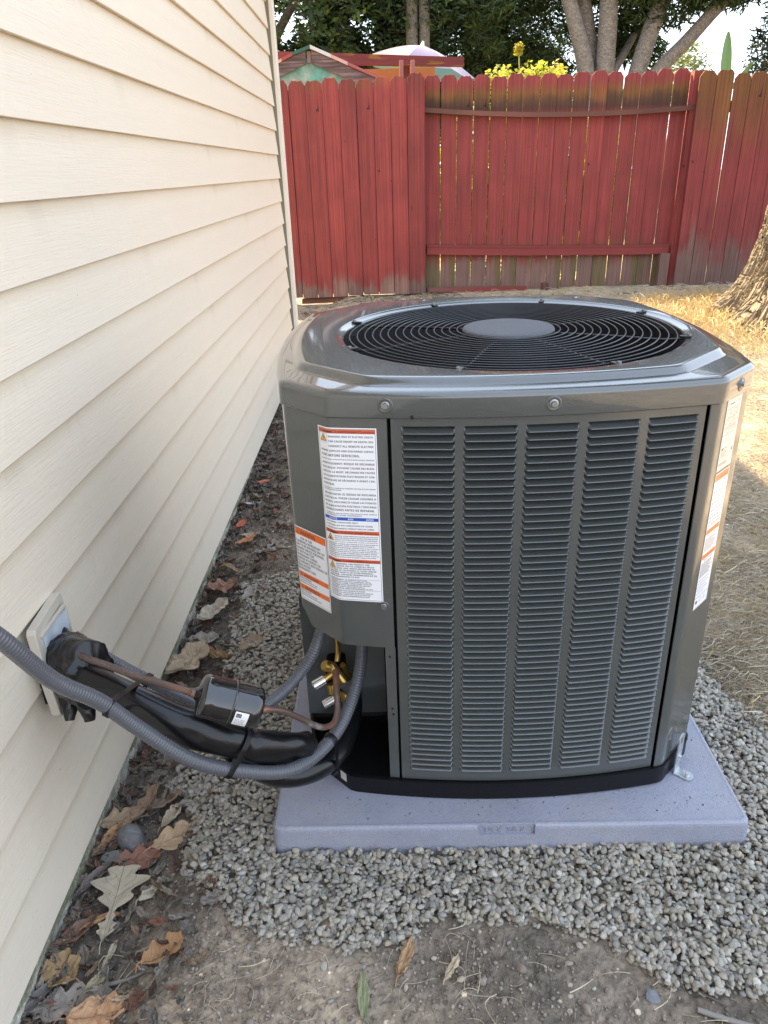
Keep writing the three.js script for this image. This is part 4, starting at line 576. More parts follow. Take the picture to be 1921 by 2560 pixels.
// ------------------------------------------------------------------ fallen leaves, twigs, stones along the wall
const leafTex = canvasTex(512, 256, (c, w, h) => {
  c.fillStyle = '#d8d8d8'; c.fillRect(0, 0, w, h); const r = RNG(6);
  for (let i = 0; i < 1400; i++) { const k = Math.floor(150 + 100 * r()); c.fillStyle = `rgba(${k},${k - 8},${k - 22},0.16)`; c.beginPath(); c.ellipse(r() * w, r() * h, 2 + 16 * r() * r(), 2 + 7 * r() * r(), r() * 3, 0, 7); c.fill(); }
  for (let i = 0; i < 160; i++) { c.fillStyle = `rgba(60,45,30,${0.15 + 0.4 * r()})`; c.beginPath(); c.arc(r() * w, r() * h, 0.6 + 2.2 * r() * r(), 0, 7); c.fill(); }
  c.strokeStyle = 'rgba(95,75,55,0.75)'; c.lineWidth = 3; c.beginPath(); c.moveTo(0, h / 2); c.lineTo(w, h / 2); c.stroke();
  for (let i = 1; i < 9; i++) for (const s of [-1, 1]) { c.lineWidth = 1.6; c.strokeStyle = 'rgba(100,80,60,0.55)'; c.beginPath(); c.moveTo(i * 54 - 30, h / 2); c.quadraticCurveTo(i * 54 + 10, h / 2 + s * 50, i * 54 + 44, h / 2 + s * 122); c.stroke(); }
});
const leafBump = tex(256, 128, (u, v) => 0.5 + 0.5 * (tf(u, v, 14, 4) - 0.5) - 0.3 * Math.exp(-(((v - 0.5) / 0.03) ** 2)), { srgb: false });
const leafMats = new Map();
function leafM(c) { const k = c.join(); if (!leafMats.has(k)) leafMats.set(k, phys({ color: lin(...c.map((q) => Math.min(0.8, q * 1.75))), map: leafTex, bumpMap: leafBump, bumpScale: 0.0015, roughness: 0.72 })); return leafMats.get(k); }
const outlines = {
  oak: (t) => Math.max(0.03, (0.16 + 0.84 * Math.sin(Math.PI * t ** 0.8) ** 0.9) * (0.52 + 0.48 * Math.abs(Math.cos(t * 10.5 + 0.3)) ** 0.8)) * ss(0, 0.06, t) * ss(1.0, 0.93, t) + 0.012,
  burr: (t) => 0.012 + (t < 0.30 ? 0.30 * Math.sin(Math.PI * t / 0.33) ** 0.8 * (0.75 + 0.25 * Math.cos(t * 60)) : t < 0.46 ? 0.10 + 0.05 * Math.cos(t * 40) : 0.95 * Math.sin(Math.PI * clamp((t - 0.43) / 0.60)) ** 0.7 * (0.74 + 0.26 * Math.cos((t - 0.5) * 27))) * ss(0, 0.04, t),
  oval: (t) => 0.62 * Math.sin(Math.PI * t ** 0.9) ** 0.85 + 0.01,
  maple: (t) => 0.012 + 0.98 * ss(0, 0.12, t) * Math.sin(Math.PI * clamp(t * 0.93 + 0.04)) ** 0.55 * (0.66 + 0.34 * Math.abs(Math.cos(t * 8.2 + 0.2))),
  torn: (t) => 0.02 + 0.6 * Math.sin(Math.PI * t) ** 0.6 * (0.7 + 0.3 * N3(t * 9, 4.4)),
};
function leafGeo(kind, L, Wd, curl, fold, wav, seed) { // length along +x, lying in xz, thin closed blade with a petiole
  const nl = 34, nw = 14, shape = outlines[kind], top = (u, v, dy) => {
    const t = u, s = v * 2 - 1, jag = 1 + 0.10 * N3(t * 16, s > 0 ? 3 : 8, seed) + 0.05 * N3(t * 40, s > 0 ? 5 : 9, seed), hw = shape(clamp(t)) * Wd * 0.5 * jag * (s > 0 ? 1 : 0.92), z = s * hw, x = (t - 0.5) * L + Math.abs(s) * hw * 0.18;
    const y = curl * L * (Math.abs(t - 0.45) * 2) ** 1.8 * 0.5 + fold * Math.abs(z) * (0.7 + 0.6 * (s > 0 ? 1 : 0.6)) + wav * L * (0.75 * N3(t * 3.2 + seed, s * 1.5, 1) + 0.5 * N3(t * 8 + seed, s * 3.5, 4) + 0.22 * N3(t * 19, s * 9 + seed, 2));
    return [x, y + dy, z, t, v];
  };
  const st = sweep([[-0.5 * L - 0.16 * L, 0.02 * L, 0.02 * L], [-0.56 * L, curl * L * 0.4 + 0.004, 0.008 * L], [-0.44 * L, curl * L * 0.38, 0]], 0.0011, 8, 5);
  return merge([grid(nl, nw, (u, v) => top(u, v, 0.0004)), grid(nl, nw, (u, v) => top(u, v, -0.0004)), st]);
}
const GREY = [0.255, 0.225, 0.19], PALE = [0.37, 0.325, 0.245], TAN = [0.34, 0.24, 0.155], ORG = [0.40, 0.23, 0.115], DKB = [0.16, 0.095, 0.065], RED = [0.25, 0.125, 0.085], OCH = [0.30, 0.20, 0.10], TAUPE = [0.36, 0.30, 0.235], GRN = [0.24, 0.26, 0.15];
let leafSeed = 1;
function leaf(kind, x, z, L, Wd, turn, color, label, { curl = 0.1, fold = 0.15, wav = 0.09, tilt = 0, roll = 0, lift = 0.008, group = 'fallen leaves along the house wall' } = {}) {
  const s = leafSeed++ * 3.7, y = gY(x, z) + lift, g = leafGeo(kind, L, Wd, curl, fold, wav, s);
  const m = new THREE.Mesh(g, leafM(color)); m.name = numbered('fallen_leaf'); m.position.set(x, y, z); m.rotation.set(roll, turn, tilt, 'YXZ'); m.castShadow = m.receiveShadow = true; scene.add(m); return tag(m, label, 'leaf', group);
}
leaf('burr', -0.548, -0.945, 0.155, 0.128, 1.62, PALE, 'large pale grey lobed oak leaf lying flat, the biggest in the litter', { curl: 0.06, fold: 0.08, wav: 0.03, lift: 0.026 });
leaf('maple', -0.415, -0.822, 0.075, 0.075, 0.6, ORG, 'orange tan fan shaped curled leaf standing on bare soil in front of the litter', { curl: 0.34, fold: 0.4, wav: 0.10, roll: -0.35, lift: 0.012 });
leaf('maple', -0.600, -0.824, 0.068, 0.072, 2.6, OCH, 'mottled ochre leaf with curled rim against the foundation foot', { curl: 0.25, fold: 0.12, wav: 0.13, lift: 0.014 });
leaf('oval', -0.600, -0.893, 0.085, 0.055, 0.75, DKB, 'dark red brown curled leaf against the foundation', { curl: 0.3, fold: 0.5, wav: 0.1, lift: 0.015 });
leaf('oak', -0.570, -0.772, 0.125, 0.07, 0.25, GREY, 'long grey lobed leaf at the lower edge beside the foundation', { curl: 0.08, fold: 0.2, lift: 0.012 });
leaf('maple', -0.515, -0.745, 0.10, 0.075, 0.15, [0.46, 0.27, 0.15], 'pinkish tan crumpled leaf lying at the very bottom edge', { curl: 0.2, fold: 0.3, wav: 0.12, lift: 0.012 });
leaf('oval', -0.628, -0.775, 0.085, 0.045, 1.0, [0.17, 0.15, 0.14], 'dark grey narrow leaf nearest the bottom corner of the wall', { curl: 0.1, fold: 0.5, lift: 0.012 });
leaf('oak', -0.600, -1.152, 0.095, 0.07, 0.3, TAN, 'tan lobed oak leaf pointing at the wall above the grey stone', { curl: 0.16, fold: 0.2, lift: 0.018 });
leaf('oak', -0.556, -1.188, 0.10, 0.072, 1.3, [0.27, 0.19, 0.13], 'brown lobed leaf propped upright above the grey stone', { curl: 0.15, fold: 0.25, roll: -0.5, lift: 0.028 });
leaf('oak', -0.515, -1.195, 0.10, 0.06, 0.7, [0.22, 0.165, 0.12], 'dark brown oak leaf crossing the upright brown leaf', { curl: 0.22, fold: 0.3, roll: -0.3, lift: 0.018 });
leaf('oval', -0.487, -1.158, 0.085, 0.045, 1.15, [0.44, 0.37, 0.27], 'pale tan curled narrow leaf next to the gravel edge', { curl: 0.1, fold: 0.5, wav: 0.14, lift: 0.014 });
leaf('oak', -0.458, -1.090, 0.115, 0.055, 0.55, [0.40, 0.285, 0.175], 'tan brown oak leaf with finger lobes lying on the gravel edge', { curl: 0.2, fold: 0.4, roll: 0.5, lift: 0.014 });
leaf('oval', -0.612, -1.112, 0.06, 0.035, 1.1, ORG, 'small orange leaf standing against the foundation beside the grey stone', { curl: 0.2, fold: 0.4, roll: 0.7, lift: 0.02 });
leaf('oak', -0.537, -1.047, 0.105, 0.08, 0.5, RED, 'reddish brown oak leaf just in front of the grey stone', { curl: 0.14, fold: 0.2, lift: 0.014 });
leaf('maple', -0.590, -1.042, 0.07, 0.065, 1.5, [0.20, 0.19, 0.18], 'flat slate grey leaf between the reddish leaf and the wall', { curl: 0.05, fold: 0.05, wav: 0.04, lift: 0.012 });
leaf('oval', -0.610, -1.008, 0.10, 0.04, 1.0, [0.19, 0.155, 0.14], 'grey brown rolled leaf beside the foundation under the slate grey one', { curl: 0.1, fold: 0.7, lift: 0.014 });
leaf('torn', -0.480, -0.968, 0.06, 0.045, 0.9, [0.46, 0.40, 0.30], 'pale crumpled leaf scrap beside the big pale oak leaf', { curl: 0.3, fold: 0.4, wav: 0.2, lift: 0.012 });
leaf('torn', -0.440, -1.170, 0.075, 0.045, 0.3, GREY, 'grey brown torn leaf half buried in gravel by the pipes', { curl: 0.2, fold: 0.4, lift: 0.014 });
leaf('oval', -0.572, -0.918, 0.095, 0.03, 0.45, [0.44, 0.25, 0.12], 'orange brown arched leaf strip under the big pale oak leaf', { curl: -0.2, fold: 0.4, lift: 0.02 });
leaf('torn', -0.440, -0.846, 0.05, 0.032, 0.5, [0.30, 0.235, 0.18], 'small brown scrap tucked behind the orange fan leaf', { curl: 0.2, fold: 0.2, lift: 0.012 });
leaf('oval', -0.535, -0.806, 0.05, 0.032, 0.9, [0.30, 0.27, 0.17], 'small olive tan curled leaf on soil below the big pale oak leaf', { curl: 0.3, fold: 0.5, lift: 0.01 });
leaf('oval', -0.511, -0.768, 0.055, 0.025, 0.35, TAN, 'small tan rolled leaf above the pinkish bottom leaf', { curl: 0.25, fold: 0.6, lift: 0.01 });
leaf('torn', -0.472, -0.768, 0.045, 0.03, 0.2, [0.42, 0.33, 0.24], 'light brown torn scrap right of the small tan rolled leaf', { curl: 0.3, fold: 0.4, wav: 0.16, lift: 0.01 });
leaf('torn', -0.525, -0.846, 0.06, 0.03, 1.4, PALE, 'pale folded leaf scrap under the tail of the big oak leaf', { curl: 0.2, fold: 0.5, lift: 0.012 });
leaf('torn', 0.003, -0.793, 0.075, 0.05, 1.2, [0.36, 0.235, 0.13], 'torn brown leaf on the soil in front of the gravel', { curl: 0.2, fold: 0.25, wav: 0.12, group: 'leaves on the front soil' });
leaf('oval', -0.066, -0.735, 0.085, 0.032, 1.62, GRN, 'grey green willow shaped leaf at the bottom centre of the soil', { curl: 0.05, fold: 0.3, wav: 0.05, group: 'leaves on the front soil' });
leaf('torn', 0.081, -0.778, 0.05, 0.032, 1.0, [0.44, 0.36, 0.25], 'lacy skeleton leaf scrap with straw beside it on the front soil', { curl: 0.1, fold: 0.2, wav: 0.1, group: 'leaves on the front soil' });
leaf('oval', -0.570, -1.960, 0.125, 0.115, 0.9, [0.40, 0.345, 0.27], 'big taupe cupped leaf against the foundation beyond the pipes', { curl: 0.3, fold: 0.35, wav: 0.14, lift: 0.03 });
leaf('maple', -0.566, -2.095, 0.10, 0.10, 0.3, [0.26, 0.15, 0.10], 'red brown shrivelled leaf ball behind the big taupe leaf', { curl: 0.55, fold: 0.5, wav: 0.2, lift: 0.025 });
leaf('maple', -0.590, -1.690, 0.15, 0.12, 1.0, [0.40, 0.315, 0.22], 'big tan crumpled leaf at the wall just behind the filter canister', { curl: 0.3, fold: 0.35, wav: 0.14, lift: 0.03 });
leaf('oak', -0.570, -1.755, 0.09, 0.06, 0.2, [0.28, 0.19, 0.135], 'brown oak leaf lying behind the big tan crumpled leaf', { curl: 0.2, fold: 0.3, lift: 0.02 });
leaf('oval', -0.500, -1.722, 0.11, 0.045, -0.5, OCH, 'olive tan twisted leaf reaching over the gravel', { curl: 0.25, fold: 0.5, wav: 0.14, lift: 0.018 });
leaf('maple', -0.408, -1.715, 0.075, 0.065, 0.9, [0.29, 0.205, 0.14], 'brown pointed leaf standing alone on the gravel behind the pipes', { curl: 0.35, fold: 0.4, lift: 0.018 });
leaf('maple', -0.575, -1.83, 0.095, 0.075, 0.1, GREY, 'dull grey leaf between the taupe and the tan leaves', { curl: 0.2, fold: 0.2, lift: 0.016 });
leaf('oval', -0.545, -2.455, 0.095, 0.065, 0.9, [0.36, 0.16, 0.075], 'rusty orange leaf cupped near the foundation, far along the wall', { curl: 0.3, fold: 0.4, lift: 0.02 });
leaf('burr', -0.440, -2.335, 0.13, 0.10, 0.7, GREY, 'grey lobed leaf standing clear of the wall near the gravel end', { curl: 0.15, fold: 0.15, lift: 0.016 });
leaf('oval', -0.462, -2.06, 0.12, 0.06, 1.2, [0.30, 0.27, 0.235], 'grey ribbed leaf at the far edge of the gravel', { curl: 0.15, fold: 0.3, lift: 0.014 });
leaf('oval', -0.575, -2.80, 0.075, 0.028, 0.05, [0.60, 0.57, 0.50], 'white curled sliver like a shell near the far wall foot', { curl: 0.3, fold: 0.6, lift: 0.014 });
leaf('torn', -0.527, -2.505, 0.10, 0.05, 0.3, PALE, 'pale torn leaf behind the rusty orange leaf', { curl: 0.2, fold: 0.3, lift: 0.016 });
leaf('oval', -0.595, -2.60, 0.08, 0.045, 1.2, [0.36, 0.10, 0.05], 'upright red leaf against the far foundation', { curl: 0.2, fold: 0.4, roll: 0.5, lift: 0.024 });
leaf('oval', -0.572, -3.03, 0.085, 0.06, 0.4, [0.42, 0.13, 0.085], 'flat red leaf farthest along the wall', { curl: 0.15, fold: 0.2, lift: 0.014 });
leaf('oval', -0.575, -2.245, 0.10, 0.04, -0.4, [0.34, 0.235, 0.15], 'curled brown ribbon leaf beside the foundation beyond the leaf ball', { curl: -0.3, fold: 0.6, lift: 0.03 });
leaf('oval', -0.402, -2.04, 0.045, 0.025, -0.3, [0.48, 0.25, 0.19], 'small pink leaf at the gravel edge', { curl: 0.1, fold: 0.2, lift: 0.016 });
leaf('maple', 2.28, -5.45, 0.09, 0.08, 0.4, [0.62, 0.12, 0.03], 'bright red orange leaf on the golden grass before the tree', { curl: 0.3, fold: 0.3, lift: 0.05, group: 'leaves by the tree' });
{ // litter too small to count
  const r = RNG(41), g = new THREE.Group(); g.name = 'leaf_litter'; scene.add(g); tag(g, 'small broken leaf litter heaped along the wall foot', null, null, 'stuff');
  const kinds = ['torn', 'oval', 'oak'].map((k, i) => leafGeo(k, 1, 0.6, 0.25, 0.35, 0.16, 70 + i)), mats = [[], [], []], cols = [[], [], []];
  for (let i = 0; i < 3600; i++) { const k = Math.floor(r() * 3), z = -0.62 - 5.2 * r() ** 1.2, x = -0.635 + 0.30 * r() ** 1.9, s = lerp(0.008, 0.042, r() ** 1.8) * (1 + 0.15 * -z); mats[k].push(mat4(x, gY(x, z) + 0.004 + 0.014 * r(), z, (r() - 0.5) * 1.3, r() * 6.28, (r() - 0.5) * 1.3, s, s, s)); const l = lerp(0.6, 1.5, r()), t = r(), c = t < 0.4 ? GREY : t < 0.6 ? TAUPE : t < 0.75 ? DKB : t < 0.9 ? TAN : RED; cols[k].push(lin(c[0] * l, c[1] * l, c[2] * l)); }
  for (let i = 0; i < 500; i++) { const k = Math.floor(r() * 3), z = rr(-7.2, -4.8, r), x = rr(-0.9, 2.4, r) * (r() < 0.6 ? 0.3 : 1), s = lerp(0.02, 0.08, r()); mats[k].push(mat4(x, gY(x, z) + 0.01, z, (r() - 0.5) * 1.3, r() * 6.28, (r() - 0.5) * 1.3, s, s, s)); const l = lerp(0.6, 1.4, r()), c = r() < 0.5 ? TAN : TAUPE; cols[k].push(lin(c[0] * l, c[1] * l, c[2] * l)); }
  kinds.forEach((q, k) => instanced(g, 'leaf_scrap', q, std({ map: leafTex, roughness: 0.8 }), mats[k], cols[k]));
}
function stone(x, z, a, b, c, color, label, seed) { const g = stoneGeo(seed, 5, 0.20); g.applyMatrix4(mat4(0, 0, 0, 0.1, seed, 0.15, a, c, b)); const m = new THREE.Mesh(g, std({ color: lin(...color), map: stoneMap, bumpMap: stoneMap, bumpScale: 0.0015, roughness: 0.85 })); m.name = numbered('stone'); m.position.set(x, gY(x, z) + c * 0.55, z); m.castShadow = m.receiveShadow = true; scene.add(m); return tag(m, label, 'stone'); }
stone(-0.566, -1.105, 0.036, 0.026, 0.024, [0.27, 0.26, 0.26], 'smooth round grey stone among leaves beside the foundation', 2.2);
stone(-0.133, -0.855, 0.015, 0.013, 0.012, [0.24, 0.17, 0.11], 'rough brown clod at the gravel edge beside the thin twig', 5.1);
stone(0.398, -0.728, 0.011, 0.011, 0.004, [0.30, 0.31, 0.34], 'flat bluish disc pebble on the bare front soil', 8.4);
stone(-0.25, -0.90, 0.017, 0.014, 0.012, [0.27, 0.18, 0.12], 'crumbly tan clod on the left tip of the gravel', 11.3);
{
  const bark = std({ color: lin(0.20, 0.165, 0.13), roughness: 0.9, bumpMap: leafBump, bumpScale: 0.002 }), grey = std({ color: lin(0.27, 0.245, 0.215), roughness: 0.9, bumpMap: leafBump, bumpScale: 0.002 });
  const twig = (pts, r, m, label) => { const P = pts.map(([x, z, h]) => [x, gY(x, z) + (h ?? 0.006), z]); single('twig', sweep(P, (t, th, q) => r * (1 - 0.45 * t) * (1 + 0.18 * N3(q * 90, th)), 40, 8), m, P[0], label, 'twig', 'twigs on the ground'); };
  twig([[-0.222, -0.847], [-0.18, -0.838], [-0.13, -0.832]], 0.0022, grey, 'thin pale twig at the left tip of the gravel');
  twig([[0.46, -0.705], [0.50, -0.690], [0.58, -0.668], [0.64, -0.655]], 0.0045, grey, 'thick grey stick at the bottom right corner');
  twig([[0.435, -0.765], [0.47, -0.735], [0.51, -0.71]], 0.002, bark, 'thin dark twig slanting down to the thick stick');
  twig([[0.871, -1.418, 0.02], [0.80, -1.33, 0.018], [0.733, -1.253, 0.016]], 0.0022, bark, 'straight dark twig lying on the gravel beside the pad');
  twig([[-0.512, -0.80], [-0.47, -0.803], [-0.44, -0.812]], 0.0042, grey, 'stubby grey stick behind the orange fan leaf');
  twig([[-0.50, -0.778], [-0.487, -0.80], [-0.45, -0.838]], 0.0011, std({ color: lin(0.45, 0.38, 0.27), roughness: 0.9 }), 'thin curved straw stalk running past the orange fan leaf');
  twig([[-0.50, -1.78, 0.02], [-0.455, -1.745, 0.02], [-0.42, -1.70, 0.024]], 0.0035, bark, 'dark bent twig on the leaves behind the canister');
  twig([[1.02, -1.66], [0.96, -1.62], [0.88, -1.55]], 0.003, bark, 'bent brown twig on the straw right of the unit');
  twig([[0.06, -0.79], [0.10, -0.775], [0.10, -0.74], [0.15, -0.73]], 0.0008, std({ color: lin(0.45, 0.38, 0.27), roughness: 0.9 }), 'looped straw stalk on the front soil beside the lacy leaf');
}

// ------------------------------------------------------------------ fence
{
  const fence = thing('wooden_fence', [1.0, 0.08, -7.3], 'weathered red board fence with dog eared tops across the back of the yard', 'fence');
  const wood = (seed, mode) => { const a = tileNoise(seed), b = tileNoise(seed + 1), e = tileNoise(seed + 2); return tex(1024, 1024, (u, v, c) => {
    const col = Math.floor(u * 8), fx = u * 8 - col, cv = a(col / 8 + 0.01, 0.5, 8, 1), g1 = b(u, v + 0.02 * a(u, v, 60, 4), 200, 3), g2 = e(u, v, 500, 8), n = tf(u, v, 6, 4, a), edge = ss(0.0, 0.05, fx) * ss(1, 0.95, fx);
    let k = 0.90 * (0.94 + 0.10 * cv) * (0.84 + 0.22 * g1 + 0.12 * g2) * (0.9 + 0.25 * (n - 0.5)) * lerp(0.72, 1, edge), red = [0.61 * k, 0.258 * k, 0.245 * k];
    const grey = [0.56 * k, 0.48 * k, 0.435 * k], moss = [0.53 * k, 0.39 * k, 0.16 * k], dark = [0.27 * k, 0.20 * k, 0.17 * k], wob = 0.05 * (e(u, v, 60, 5) - 0.5) + 0.16 * (tf(u, v, 9, 4, e) - 0.5) + 0.06 * (n - 0.5);
    const low = mode === 0 ? ss(0.115, 0.05, v + wob) : mode === 1 ? ss(0.20, 0.13, v + wob * 0.7) : ss(0.27, 0.10, v + wob * 1.6);
    const mossK = mode === 1 ? ss(0.80, 0.90, v) * ss(0.965, 0.90, v + wob * 0.3) * 0.75 * (0.5 + g1) : mode === 2 ? ss(0.55, 0.93, v + wob * 1.6) * 0.78 * (0.4 + g1) : ss(0.95, 0.99, v + wob) * 0.3;
    const dk = mode === 1 ? ss(0.825, 0.85, v) * ss(0.91, 0.85, v + wob * 0.5) * 0.6 : 0, green = mode === 1 ? ss(0.30, 0.1, v) * ss(0.55, 0.75, e(u, v, 8, 3)) * 0.5 : 0;
    const knot = tn3(u, v, 60, 22) > 0.975 ? 0.55 : 1, fade = mode === 2 ? ss(0.55, 0.25, v) * 0.25 * n : 0.06;
    for (let i = 0; i < 3; i++) { let q = lerp(red[i], [0.60 * k, 0.34 * k, 0.33 * k][i], fade); q = lerp(q, moss[i], clamp(mossK)); q = lerp(q, dark[i], dk); q = lerp(q, grey[i], low * 0.82); q = lerp(q, [0.40, 0.40, 0.20][i] * k, green); c[i] = q * knot; }
    return c;
  }, { clampEdge: true }); };
  const woodBump = tex(256, 512, (u, v) => 0.6 * tn(u, v, 128, 4) + 0.4 * tn2(u, v, 60, 10), { srgb: false });
  const mats = [0, 1, 2].map((m) => std({ map: wood(300 + m * 10, m), bumpMap: woodBump, bumpScale: 0.002, roughness: 0.85 })), r = RNG(55);
  function board(x0, x1, y0, y1, z, mode, lean = 0) {
    const w = x1 - x0, c = 0.028 + 0.012 * r(), s = new THREE.Shape(), jag = () => (r() - 0.5) * 0.010; s.moveTo(0, 0); s.lineTo(w, 0 + jag() * 0.5); s.lineTo(w + jag() * 0.2, y1 - y0 - c * (0.8 + 0.4 * r())); s.lineTo(w - c * 0.8, y1 - y0 + jag()); for (let k = 1; k < 5; k++) s.lineTo(lerp(w - c * 0.8, c * 0.8, k / 5), y1 - y0 + jag() * 0.9); s.lineTo(c * 0.8, y1 - y0 + jag()); s.lineTo(0, y1 - y0 - c * (0.8 + 0.4 * r())); s.lineTo(0, 0);
    const g = new THREE.ExtrudeGeometry(s, { depth: 0.015, bevelEnabled: true, bevelSize: 0.0015, bevelThickness: 0.0015, bevelSegments: 1 }), p = g.attributes.position, uv = g.attributes.uv, col = Math.floor(r() * 8), warp = (r() - 0.5) * 0.010;
    for (let i = 0; i < p.count; i++) { const x = p.getX(i), y = p.getY(i); uv.setXY(i, (col + 0.04 + 0.92 * clamp(x / w)) / 8, clamp((y + 0.0) / 1.82 + (y0 - 0.1) / 1.82, 0.002, 0.998)); p.setXYZ(i, x0 + x + lean * y, y0 + y, z + p.getZ(i) + warp * y); }
    g.computeVertexNormals(); part(fence, 'board', g, mats[mode]);
  }
  const L = [-1.62, -1.472, -1.324, -1.176, -1.028, -0.93, -0.783, -0.637, -0.491, -0.345, -0.198, -0.05, 0.097, 0.244, 0.393];
  for (let i = 0; i < L.length - 1; i++) board(L[i] + 0.0034 + (i === 12 ? 0.002 : 0), L[i + 1] - 0.0034, 0.100 + rr(-0.012, 0.008, r), 1.905 + rr(-0.012, 0.015, r) + (i > 11 ? 0.012 : 0), -7.262 + 0.004 * (i % 2), 0, (r() - 0.5) * 0.002);
  for (let i = 3; i < L.length - 2; i++) board(L[i] + 0.075, L[i + 1] + 0.07, 0.11, 1.84, -7.365, 0);  // rear boards added to block light and keep the left gaps dark
  const C = [0.400, 0.545, 0.690, 0.836, 0.981, 1.126, 1.271, 1.416, 1.561, 1.707, 1.857, 2.002, 2.147, 2.291, 2.436, 2.579, 2.724];
  for (let i = 0; i < C.length - 1; i++) board(C[i] + rr(0.0028, 0.0066, r), C[i + 1] - rr(0.0028, 0.0066, r), 0.095 + rr(-0.01, 0.01, r), 1.900 + rr(-0.018, 0.018, r) + (i < 2 ? 0.03 : 0), -7.375, 1, (r() - 0.5) * 0.003);
  const Rr = [2.766, 2.916, 3.066, 3.208, 3.348]; while (Rr[Rr.length - 1] < 6.4) Rr.push(Rr[Rr.length - 1] + 0.146);
  for (let i = 0; i < Rr.length - 1; i++) board(Rr[i] + rr(0.002, 0.0055, r), Rr[i + 1] - rr(0.002, 0.0055, r), 0.082 + rr(-0.01, 0.02, r), 1.862 + rr(-0.02, 0.03, r), -7.262, 2, -0.004);
  const beam = (x0, x1, ys, h, d, z, mat, vv) => { const g = new THREE.BoxGeometry(x1 - x0, h, d, 24, 1, 1), p = g.attributes.position, uv = g.attributes.uv; for (let i = 0; i < p.count; i++) { const x = p.getX(i) + (x1 + x0) / 2, t = (x - x0) / (x1 - x0), q = ys[0] * (1 - t) * (1 - 2 * t) + 4 * ys[1] * t * (1 - t) + ys[2] * t * (2 * t - 1), a = p.getY(i), b = p.getZ(i); uv.setXY(i, ((a + b) / 0.14 * 0.1 + 0.3), vv + t * 0.09); p.setXYZ(i, x, q + a + 0.002 * N3(x * 9, a * 50, 2), z + b); } g.computeVertexNormals(); return g; };
  const railM = std({ map: tex(256, 256, (u, v, c) => { const n = tf(u, v, 5, 5), l = 0.7 + 0.5 * (n - 0.5) + 0.2 * tn(u, v, 6, 120); c[0] = 0.50 * l; c[1] = 0.33 * l; c[2] = 0.28 * l; return c; }), roughness: 0.9, bumpMap: woodBump, bumpScale: 0.002 });
  part(fence, 'rail', beam(0.400, 2.790, [1.652, 1.582, 1.606], 0.038, 0.075, -7.330, null, 0.3), railM, 'greyed top rail');
  part(fence, 'rail', beam(0.415, 2.700, [0.490, 0.448, 0.428], 0.088, 0.040, -7.333, null, 0.4), mats[1]);
  part(fence, 'rail', merge([beam(-1.6, 0.39, [1.62, 1.62, 1.62], 0.09, 0.04, -7.29, null, 0.3), beam(-1.6, 0.39, [0.45, 0.45, 0.45], 0.09, 0.04, -7.29, null, 0.3)]), railM);
  part(fence, 'rail', merge([beam(2.84, 6.4, [1.6, 1.6, 1.6], 0.09, 0.04, -7.29, null, 0.3), beam(2.84, 6.4, [0.45, 0.45, 0.45], 0.09, 0.04, -7.29, null, 0.3)]), railM);
  const post = (x0, x1, y0, y1, z, mode) => { const g = box(x1 - x0, y1 - y0, 0.085, (x0 + x1) / 2, (y0 + y1) / 2, z), uv = g.attributes.uv, p = g.attributes.position; for (let i = 0; i < uv.count; i++) uv.setXY(i, 0.02 + 0.08 * ((p.getX(i) - x0) / (x1 - x0)), clamp((p.getY(i) - 0.1) / 1.82, 0.002, 0.998)); part(fence, 'post', g, mats[mode]); };
  post(0.352, 0.399, 0.0, 1.90, -7.325, 0); post(2.729, 2.838, 0.0, 1.885, -7.345, 0); post(2.615, 2.705, 0.0, 0.395, -7.300, 2); post(4.9, 5.0, 0.0, 1.85, -7.345, 2); post(-1.0, -0.9, 0.0, 1.86, -7.345, 0);
  part(fence, 'kickboard', beam(0.42, 1.38, [0.118, 0.11, 0.10], 0.05, 0.02, -7.33, null, 0.12), mats[1]); part(fence, 'kickboard', beam(-0.8, 0.36, [0.055, 0.06, 0.05], 0.05, 0.02, -7.29, null, 0.05), railM);
  single('wooden_stake', rbox(0.062, 0.22, 0.05, 0.006, 1.525, 0.06, -7.20, 0.05, 0.2, 0.02), railM, [1.525, 0.0, -7.20], 'short grey wooden stake stuck in the dirt before the fence', 'stake');
}

// ------------------------------------------------------------------ tree beside the fence
function leafSprig(n, len, wid, seed, droop = 0.3) { // a few leaves on one short spray, unit size
  const r = RNG(seed), list = []; for (let i = 0; i < n; i++) { const g = grid(1, 2, (u, v) => { const w = (v > 0.9 ? 0.04 : v < 0.1 ? 0.12 : 1) * wid; return [(u - 0.5) * w, -0.18 * len * v * v, v * len]; }); g.applyMatrix4(mat4((r() - 0.5) * 0.7, (r() - 0.5) * 0.7, (r() - 0.5) * 0.7, droop + (r() - 0.5) * 1.2, r() * 6.28, (r() - 0.5) * 1.2, 1, 1, 1)); list.push(g); } return merge(list);
}
const leafGreen = (c, t = 0.4) => phys({ color: lin(...c), roughness: 0.75, transmission: t, thickness: 0, specularIntensity: 0.5 });
function barkMat(c, s = 1) { return std({ map: tex(256, 512, (u, v, q) => { const k = 0.62 + 0.5 * tf(u, v, 12, 4) * 0.8 + 0.22 * tn2(u, v, 60, 12); q[0] = c[0] * k; q[1] = c[1] * k; q[2] = c[2] * k; return q; }, { rep: [3, 3] }), bumpMap: tex(256, 256, (u, v) => 0.7 * tn(u, v, 40, 10) + 0.3 * tn2(u, v, 90, 40), { srgb: false, rep: [3, 3] }), bumpScale: 0.02 * s, roughness: 0.95 }); }
